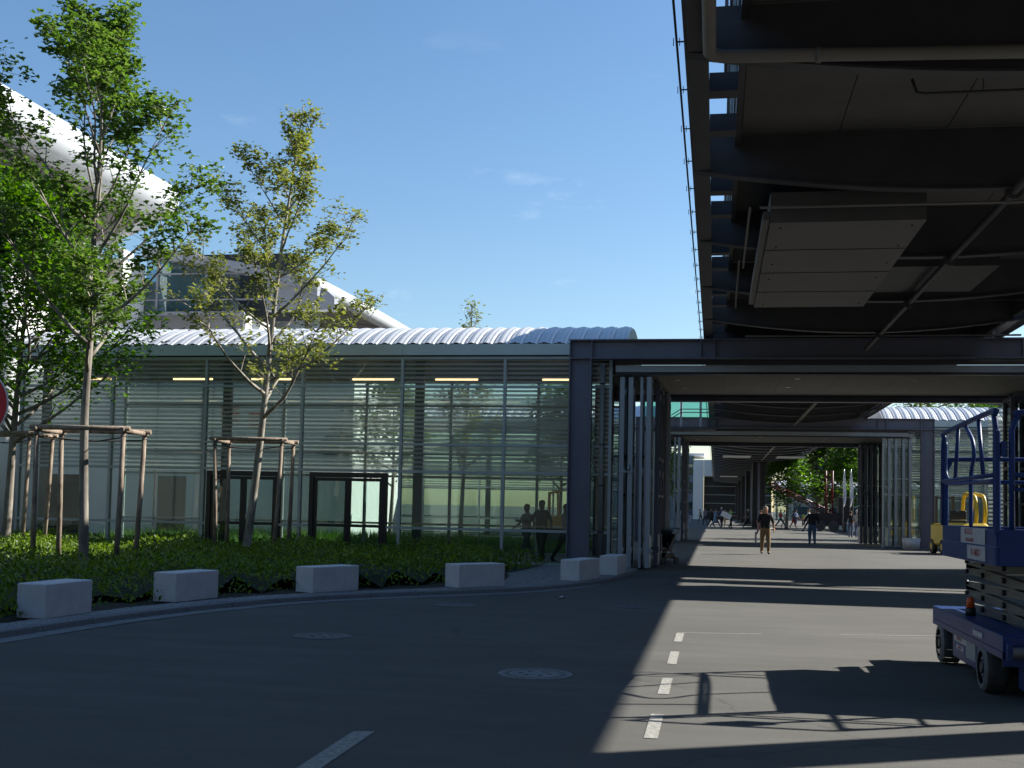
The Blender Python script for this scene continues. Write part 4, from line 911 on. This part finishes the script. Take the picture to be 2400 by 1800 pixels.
# inside the near gallery; indoor shade is put into skin and shirt colours
person('dark silhouetted figure in black behind the glass next to the gate post', -4.95, 33.2, PI*.9, 1.80, (.012, .012, .014), (.02, .02, .025), (.10, .06, .045), (.02, .015, .012), .25, .2, .7, .1, .9, 1.0, group='people inside the glass gallery', build=1.1)
person('figure in a white T-shirt behind the glass next to the gate post', -4.28, 33.3, -PI*.6, 1.70, (.22, .22, .22), (.02, .02, .025), (.10, .06, .045), (.02, .015, .012), .30, .2, .3, .5, .5, .5, group='people inside the glass gallery')
person('person behind the dark one in the glass gallery, in a grey top', -5.45, 33.6, PI*.8, 1.68, (.12, .12, .13), (.10, .10, .11), (.12, .08, .06), (.02, .015, .012), .35, group='people inside the glass gallery')

# ------------------------------------------------------------------ blue scissor lift
sl_ = thing('scissor_lift', 'blue scissor lift with railed platform parked at the right edge', 'scissor lift', (2.455, 10.60, 0))
L0 = 3.25; Wd = 1.75
o = MB(); o.bbox((0, 0, .46), (Wd, L0, .60), blue, .006); o.box((.0, 0, .40), (.012, L0, .459), blue); o.box((0, 0, .34), (Wd, .012, .46), blue); o.build('deck_frame', sl_)
o = MB(); o.bbox((.05, 1.02, .14), (Wd-.05, 2.38, .45), blue, .01); o.box((.30, .2, .2), (Wd-.3, L0-.2, .45), blk); o.box((.2, .06, .12), (Wd-.2, .3, .42), blue); o.build('chassis', sl_)
o = MB(); o.box((.035, 1.10, .17), (.048, 2.30, .42), blue); pn = o.build('side_panel', sl_)
def text(name, body, size, M, m, parent, al='CENTER'):
    c = bpy.data.curves.new(name, 'FONT'); c.body = body; c.size = size; c.align_x = al; c.align_y = 'CENTER'; c.extrude = .0006; c.resolution_u = 2
    ob = bpy.data.objects.new(name, c); COL.objects.link(ob); dg = bpy.context.evaluated_depsgraph_get(); me = bpy.data.meshes.new_from_object(ob.evaluated_get(dg)); bpy.data.objects.remove(ob)
    me.materials.clear(); me.materials.append(m); q = bpy.data.objects.new(name, me); COL.objects.link(q); q.parent = parent; q.matrix_local = M; return q
def side(y, z, x): return Matrix(((0, 0, -1, x), (-1, 0, 0, y), (0, 1, 0, z), (0, 0, 0, 1)))   # faces -X, reads left to right from outside
o = MB(); o.box((.028, 1.25, .33), (.034, 2.2, .40), stick); o.box((.0275, 1.2, .22), (.034, 1.62, .39), mat('panel_decal', (.22, .25, .28), .5)); d1 = o.build('decal', sl_)
text('lettering', 'NOLEGGI', .055, side(1.95, .365, .0268), red_p, d1); o = MB(); o.box((.028, 1.75, .255), (.034, 2.1, .30), stick); d2 = o.build('decal', sl_); text('lettering', 'NOLEGGI', .04, side(1.92, .278, .027), red_p, d2)
o = MB(); o.box((-.008, .75, .495), (-.002, 1.15, .545), stick); o.build('decal', sl_)
def wheel(x, y, lab=None):
    w = MB(); n = 28; R_ = .225; T = .21; pr = [(-.0, .15), (-.0, .19), (.02, .215), (.05, .225), (T-.05, .225), (T-.02, .215), (T, .19), (T, .15)]
    for i in range(n):
        a, c = 2*pi*i/n, 2*pi*(i+1)/n
        for k in range(len(pr)-1):
            lug = .006 if (i % 2 and 2 <= k <= 4) else 0; r0, r1 = pr[k][1]+lug, pr[k+1][1]+lug
            w.face([(pr[k][0], r0*cos(a), r0*sin(a)), (pr[k][0], r0*cos(c), r0*sin(c)), (pr[k+1][0], r1*cos(c), r1*sin(c)), (pr[k+1][0], r1*cos(a), r1*sin(a))], rub_s if k < 2 else rub)
    ob = w.build('wheel', sl_, (x, y, .228))
    h = MB(); h.tube([(.035, 0, 0), (.05, 0, 0)], .152, mat('rim_blue_grey', (.06, .07, .11), .6), 24); h.tube([(.0, 0, 0), (.04, 0, 0)], .05, steel_d, 12)
    for k in range(6): h.tube([(.02, .09*cos(k*1.047), .09*sin(k*1.047)), (.036, .09*cos(k*1.047), .09*sin(k*1.047))], .011, chrome, 6)
    h.build('rim', ob)
wheel(-.01, .80); wheel(-.01, 2.84); wheel(Wd-.2, .80); wheel(Wd-.2, 2.84)
o = MB(); o.tube([(.06, -.06, .47), (.30, -.06, .47)], .048, mat('grey_roller', (.12, .12, .12), .5), 14); o.tube([(.31, -.06, .47), (1.6, -.06, .47)], .042, steel_d, 14); o.box((.02, -.09, .4), (.06, 0, .55), blue); o.build('front_bumper', sl_)
o = MB(); o.tube([(.16, 2.05, .60), (.16, 2.05, .68)], .05, blk, 12); o.tube([(.16, 2.05, .68), (.16, 2.05, .77), (.16, 2.05, .79)], [.042, .038, .02], orange, 12); o.build('beacon', sl_)
for k in range(5):
    z = .66+.118*k
    for (x, dz) in ((.30, 0), (Wd-.36, 0)):
        o = MB(); y0, y1 = .12, 2.95; t0, t1 = (z-.035, z+.035) if k % 2 else (z+.035, z-.035)
        o.prism([(y0, t0-.045), (y1, t1-.045), (y1, t1+.045), (y0, t0+.045)], 'x', x, x+.06, scis); o.build('scissor_arm', sl_)
    for y in (.25, 1.2, 2.1, 2.85): o = MB(); o.tube([(.27, y, z), (.30, y, z)], .028, blk, 10); o.build('pin', sl_)
# platform
pf = MB(); z0 = 1.19; PY0, PY1 = .22, 2.66
pf.box((.0, PY0, z0), (Wd, PY1, z0+.06), steel_d); pf.bbox((-.01, PY0-.01, z0-.0), (.02, PY1, z0+.17), blue, .006); pf.bbox((-.004, PY0-.004, z0+.173), (.014, PY1, z0+.33), blue, .006)
pf.bbox((.02, PY0-.012, z0), (Wd, PY0+.012, z0+.33), blue, .006); pf.bbox((.02, PY1-.02, z0), (Wd, PY1, z0+.33), blue, .006); pf.bbox((Wd-.02, PY0, z0), (Wd, PY1, z0+.33), blue, .006)
pf.build('platform', sl_)
def rail(P, r=.022, m=blue, k=6, smooth=True): b = MB(); b.tube(spline(P, k) if smooth else P, r, m, 9); return b.build('guard_rail', sl_)
zt, zm, zb = 2.52, 2.0, z0+.33
def frame(fn, w, hi=zt):   # closed rounded loop in a vertical plane; fn(u, z) -> point
    c = .16; P = [fn(0, zb), fn(0, hi-c), fn(.05, hi-.05), fn(c, hi), fn(w-c, hi), fn(w-.05, hi-.05), fn(w, hi-c), fn(w, zb)]
    b = MB(); q = [P[0]]+[Vector(p) for p in spline([Vector(a) for a in P[1:7]], 5)]+[P[7]]; b.tube(q, .026, blue, 10); return b.build('guard_rail', sl_)
frame(lambda u, z: Vector((.0, PY0+.02+u, z+(.06*(1-u/2.4) if z > 2 else 0))), PY1-PY0-.04)
rail([(0, PY0+.02, zm), (0, PY1, zm)], .022, smooth=False); rail([(0, PY0+.05, zm-.045), (0, 1.9, zm-.05), (0, PY1-.1, zm-.02)], .016)
rail([(0, 1.25, zb), (0, 1.25, zm), (0, 1.12, zm+.2), (0, 1.18, zm+.36), (0, 1.5, zt)], .020)
rail([(0, .72, zm), (0, .92, zt+.03)], .020, smooth=False); rail([(0, 2.0, zm), (0, 1.85, zt)], .02, smooth=False)
rail([(0, 2.48, zt-.1), (0, 2.48, zm+.12), (0, 2.36, zm+.02)], .013, k=5)
frame(lambda u, z: Vector((.13+u, PY0+.0, z+(.04 if z > 2 else 0))), Wd-.15); rail([(.13, PY0, zm), (Wd, PY0, zm)], .022, smooth=False); rail([(.13, PY0, zm-.13), (Wd, PY0, zm-.13)], .016, smooth=False)
b = MB(); b.bbox((-.02, PY0-.02, zb-.05), (.035, PY0+.035, zt-.12), blue, .01); b.build('corner_post', sl_); b = MB(); b.bbox((.04, PY0-.03, zt-.36), (.09, PY0+.04, zt-.22), blue, .01); b.build('latch', sl_)
for x in (.9, 1.72): b = MB(); b.bbox((x-.02, PY0-.02, zb), (x+.03, PY0+.03, zt), blue, .008); b.build('corner_post', sl_)
frame(lambda u, z: Vector((.02+u, PY1-.02, z-(.28 if z > 2 else 0))), Wd-.04); rail([(.02, PY1-.02, zm-.0), (Wd, PY1-.02, zm)], .02, smooth=False); b = MB(); b.bbox((.0, PY1-.05, zb-.05), (.05, PY1, zm), blue, .008); b.build('corner_post', sl_)
frame(lambda u, z: Vector((Wd-.02, PY0+.02+u, z)), PY1-PY0-.04); rail([(Wd-.02, PY0, zm), (Wd-.02, PY1, zm)], .02, smooth=False)
b = MB(); b.bbox((.62, PY0-.10, zt-.30), (.9, PY0+.02, zt-.05), mat('control_box', (.5, .5, .48), .4), .02); b.tube([(.7, PY0-.1, zt-.28), (.72, PY0-.09, zt-.55)], .02, blk, 6); b.build('control_box', sl_)
o = MB(); o.box((-.0135, .60, z0+.175), (-.011, 1.66, z0+.325), stick); st1 = o.build('sticker', sl_)
text('lettering', 'NOLEGGI', .085, side(1.3, z0+.285, -.0145), red_p, st1); text('lettering', 'PIATTAFORME', .055, side(1.25, z0+.205, -.0145), red_p, st1)
o = MB(); o.box((-.0165, .58, z0+.025), (-.0145, 1.35, z0+.16), stick); st2 = o.build('sticker', sl_); text('lettering', '01 460817', .10, side(.97, z0+.092, -.018), red_p, st2)
o = MB(); o.box((.62, PY0-.017, z0+.15), (1.05, PY0-.013, z0+.22), mat('dark_red_decal', (.08, .01, .01), .5)); o.build('decal', sl_)

# ------------------------------------------------------------------ yellow forklift, stroller, sign, plaza furniture
fk = thing('forklift', 'yellow forklift parked beyond the blue lift', 'forklift', (9.9, 49.5, 0), .1)
o = MB(); o.bbox((-.75, -.2, .35), (.95, 1.8, 1.25), yellow, .08); o.bbox((-.72, -.62, .30), (.9, -.21, 1.30), yellow, .10); o.build('body', fk)
o = MB(); o.box((-.55, -.66, .62), (.25, -.625, .98), blk); o.build('grille', fk)
o = MB(); o.bbox((-.5, .1, 1.26), (.25, .8, 1.42), blk, .03); o.bbox((-.45, 0, 1.43), (.2, .14, 1.8), blk, .03); o.build('seat', fk)
o = MB(); 
for x in (.55, .9):
    o.tube(spline([(x, .0, 1.2), (x, -.12, 1.8), (x, .1, 2.35), (x, .7, 2.45), (x, 1.5, 2.4), (x, 1.75, 1.2)], 5), .075, yellow, 8)
for y in (.3, .6, .9, 1.2): o.tube([(.55, y, 2.4), (.9, y, 2.4)], .02, yellow, 6)
o.build('overhead_guard', fk)
o = MB(); 
for x in (-.45, .25): o.box((x-.05, 1.95, .1), (x+.05, 2.08, 2.4), steel_d)
for z in (.3, 1.2, 2.3): o.box((-.45, 1.97, z), (.25, 2.05, z+.08), steel_d)
o.build('mast', fk)
for x in (-.35, .15): o = MB(); o.box((x-.05, 2.1, .1), (x+.05, 3.1, .14), steel_d); o.build('fork', fk)
for (x, y) in ((-.78, .1), (.42, .1), (-.78, 1.55), (.42, 1.55)): o = MB(); o.tube([(x, y, .3), (x+.18, y, .3)], .3, rub, 18); w_ = o.build('wheel', fk); o = MB(); o.tube([(x-.01, y, .3), (x, y, .3)], .14, yellow, 12); o.build('rim', w_)
o = MB(); o.tube([(-.2, 1.3, 1.25), (-.2, 1.1, 1.6)], .02, blk, 6); o.tube([(-.35, 1.05, 1.6), (-.05, 1.05, 1.6)], .02, blk, 6); o.build('steering_wheel', fk)

st = thing('stroller', 'black baby stroller parked in the shade behind the folded doors', 'stroller', (-1.5, 34.6, 0), -.6)
o = MB(); o.tube([(-.25, -.35, .12), (-.25, .35, .95), (-.25, .5, 1.05), (.25, .5, 1.05), (.25, .35, .95), (.25, -.35, .12)], .017, steel, 6); o.tube([(-.25, .3, .12), (-.25, -.15, .62)], .014, steel, 6); o.tube([(.25, .3, .12), (.25, -.15, .62)], .014, steel, 6); o.build('frame', st)
o = MB(); o.prism([(-.35, .42), (.1, .36), (.32, .85), (.22, .9), (0, .48), (-.33, .50)], 'x', -.22, .22, blk); o.build('seat', st)
o = MB(); 
for k in range(5): a0, a1 = .2+k*.32, .2+(k+1)*.32; o.face([(-.23, .22-.34*cos(a0)*.9+.1, .68+.34*sin(a0)), (.23, .22-.34*cos(a0)*.9+.1, .68+.34*sin(a0)), (.23, .22-.34*cos(a1)*.9+.1, .68+.34*sin(a1)), (-.23, .22-.34*cos(a1)*.9+.1, .68+.34*sin(a1))], blk)
o.build('hood', st); box('basket', (-.2, -.15, .16), (.2, .28, .32), blk, st)
for (x, y) in ((-.25, -.35), (.25, -.35), (-.25, .3), (.25, .3)): o = MB(); o.tube([(x-.02, y, .1), (x+.02, y, .1)], .1, rub, 14); o.build('wheel', st)

sg = thing('traffic_sign', 'round blue and red traffic sign cut by the left edge of the picture', 'traffic sign', (-6.32, 9.0, 2.42), 0)
o = MB(); o.tube([(0, .006, 0), (0, .014, 0)], .30, sign_w, 48); o.build('disc', sg)
b = MB(); n = 48
def ringf(r0, r1, y, m):
    for i in range(n):
        a, c = 2*pi*i/n, 2*pi*(i+1)/n; b.face([(r0*cos(a), y, r0*sin(a)), (r1*cos(a), y, r1*sin(a)), (r1*cos(c), y, r1*sin(c)), (r0*cos(c), y, r0*sin(c))], m)
ringf(.222, .288, .003, sign_r); b.build('red_ring', sg); b = MB(); b.face([(.222*cos(2*pi*i/n), .004, .222*sin(2*pi*i/n)) for i in range(n)], sign_b); b.build('blue_field', sg)
b = MB(); b.box((-.22, .0, -.033), (.22, .0025, .033), sign_r, Matrix.Rotation(radians(45), 4, 'Y')); b.build('red_bar', sg)
b = MB(); b.tube([(0, .05, -2.44), (0, .05, .32)], .03, steel_l, 10); b.build('pole', sg)

for i, (x, y, lab) in enumerate(((9.72, 92, 'left one of two tall white feather flags under the far trees'), (10.28, 92.4, 'right one of two tall white feather flags under the far trees'))):
    t = thing('feather_flag', lab, 'flag', (x, y, 0), .15, 'feather flags on the plaza'); m_ = MB(); m_.tube([(0, 0, 0), (0, 0, 3), (.03, 0, 4.5), (.08, 0, 4.95)], .025, chrome, 6); m_.build('pole', t)
    m_ = MB(); P = [(.03, 2.0), (.17-.05*i, 2.2), (.25, 2.8), (.20+.05*i, 3.6), (.17, 4.2), (.12, 4.85)]
    for k in range(len(P)-1): m_.face([(.03, .0, P[k][1]), (P[k][0], .08*sin(k*1.5), P[k][1]), (P[k+1][0], .08*sin(k*1.5+1.5), P[k+1][1]), (.05, 0, P[k+1][1])], flag_w)
    m_.build('cloth', t)
# barrier panels
for i in range(5):
    t = thing('barrier_panel', ['farthest', 'second', 'middle, light blue', 'fourth', 'nearest'][i]+' panel in the row of pale barriers beside the flags', 'barrier', (10.95-.09*i, 106-4.7*i, 0), -1.55, 'pale barrier panels')
    box('panel', (-2.2, 0, .12), (2.2, .03, 1.2), mat('barrier_blue', (.22, .38, .62), .6) if i == 2 else mat('barrier_pale', (.42, .44, .50), .6, 0, (3, .15)), t)
    for x in (-2.2, 0, 2.2): m_ = MB(); m_.tube([(x, .04, 0), (x, .04, 1.25)], .022, chrome, 6); m_.box((x-.03, -.25, 0), (x+.03, .3, .03), steel); m_.build('foot_post', t)
t = thing('poster_board', 'upright white and blue poster board at the far end of the barriers', 'poster', (10.35, 84.5, 0)); box('board', (-.4, 0, 1.0), (.4, .05, 3.0), sign_w, t); box('blue_print', (-.3, -.006, 1.3), (.1, -.001, 2.6), mat('poster_blue', (.05, .16, .4), .6), t)
for x in (-.35, .33): box('leg', (x, 0, 0), (x+.04, .05, 1), steel, t)
# red lattice boom and cab among the trees
t = thing('mobile_crane', 'dark red crane with long lattice boom half hidden under the far trees', 'crane', (0, 98.5, 0))
m_ = MB(); A = Vector((4.4, 0, 3.9)); B = Vector((10.2, 2, 1.2))
for (dx, dz) in ((0, .14), (0, -.14)): m_.tube([A+Vector((0, dx, dz)), B+Vector((0, dx, dz*1.8))], .05, red, 5)
for k in range(12): m_.tube([A.lerp(B, k/12)+Vector((0, 0, .14 if k % 2 else -.14)), A.lerp(B, (k+1)/12)+Vector((0, 0, -.14 if k % 2 else .14))], .035, red, 4)
m_.build('boom', t); m_ = MB(); m_.bbox((8.3, 1.5, .5), (11.5, 3.5, 1.5), mat('crane_base_shaded', (.02, .010, .010), .6), .05); m_.build('base', t); m_ = MB(); [m_.tube([(9.2+a, 1.8+b_, 1.5), (9.2+a, 1.8+b_, 5.1)], .05, red, 5) for a in (0, .55) for b_ in (0, .5)]; [m_.tube([(9.2+.55*(k % 2), 1.8, 1.5+k*.4), (9.2+.55*((k+1) % 2), 1.8, 1.9+k*.4)], .035, red, 4) for k in range(9)]; m_.build('mast', t); m_ = MB(); m_.bbox((10.2, 1.6, 1.51), (11.4, 3.2, 2.9), mat('crane_cab_shaded', (.03, .02, .012), .6), .05); m_.build('cab', t)  # tree shade over base and cab is put into their near-black colour
for x in (8.7, 9.8, 10.9): m_ = MB(); m_.tube([(x, 1.35, .45), (x, 1.6, .45)], .45, rub, 14); m_.build('wheel', t)
# orange machine seen through the gallery glass
t = thing('orange_machine', 'orange construction machine seen through the glass beside the gate post', 'machine', (-6.15, 41.5, 0)); m_ = MB(); m_.bbox((0, 0, .8), (1.1, 1.6, 1.3), mat('machine_orange', (.75, .30, .01), .4), .06); m_.tube([(.2, .1, 1.3), (.2, .1, 2.1), (.9, .1, 2.25), (.95, .1, 1.3)], .07, MAT['machine_orange'], 6); m_.tube([(.55, .1, 1.3), (.5, .1, 2.2)], .05, MAT['machine_orange'], 6); m_.build('body', t)
for y in (.2, 1.3): m_ = MB(); m_.tube([(-.05, y, .4), (1.15, y, .4)], .4, rub, 14); m_.build('wheel', t)
# planter block at the foot of the far right gate post
m_ = MB(); m_.tube([(0, 0, 0), (0, 0, .5)], [.36, .42], conc, 18); tag(m_.build('round_planter', loc=(8.95, 55.9, 0)), 'low round concrete planter at the foot of the far right gate post', 'planter')
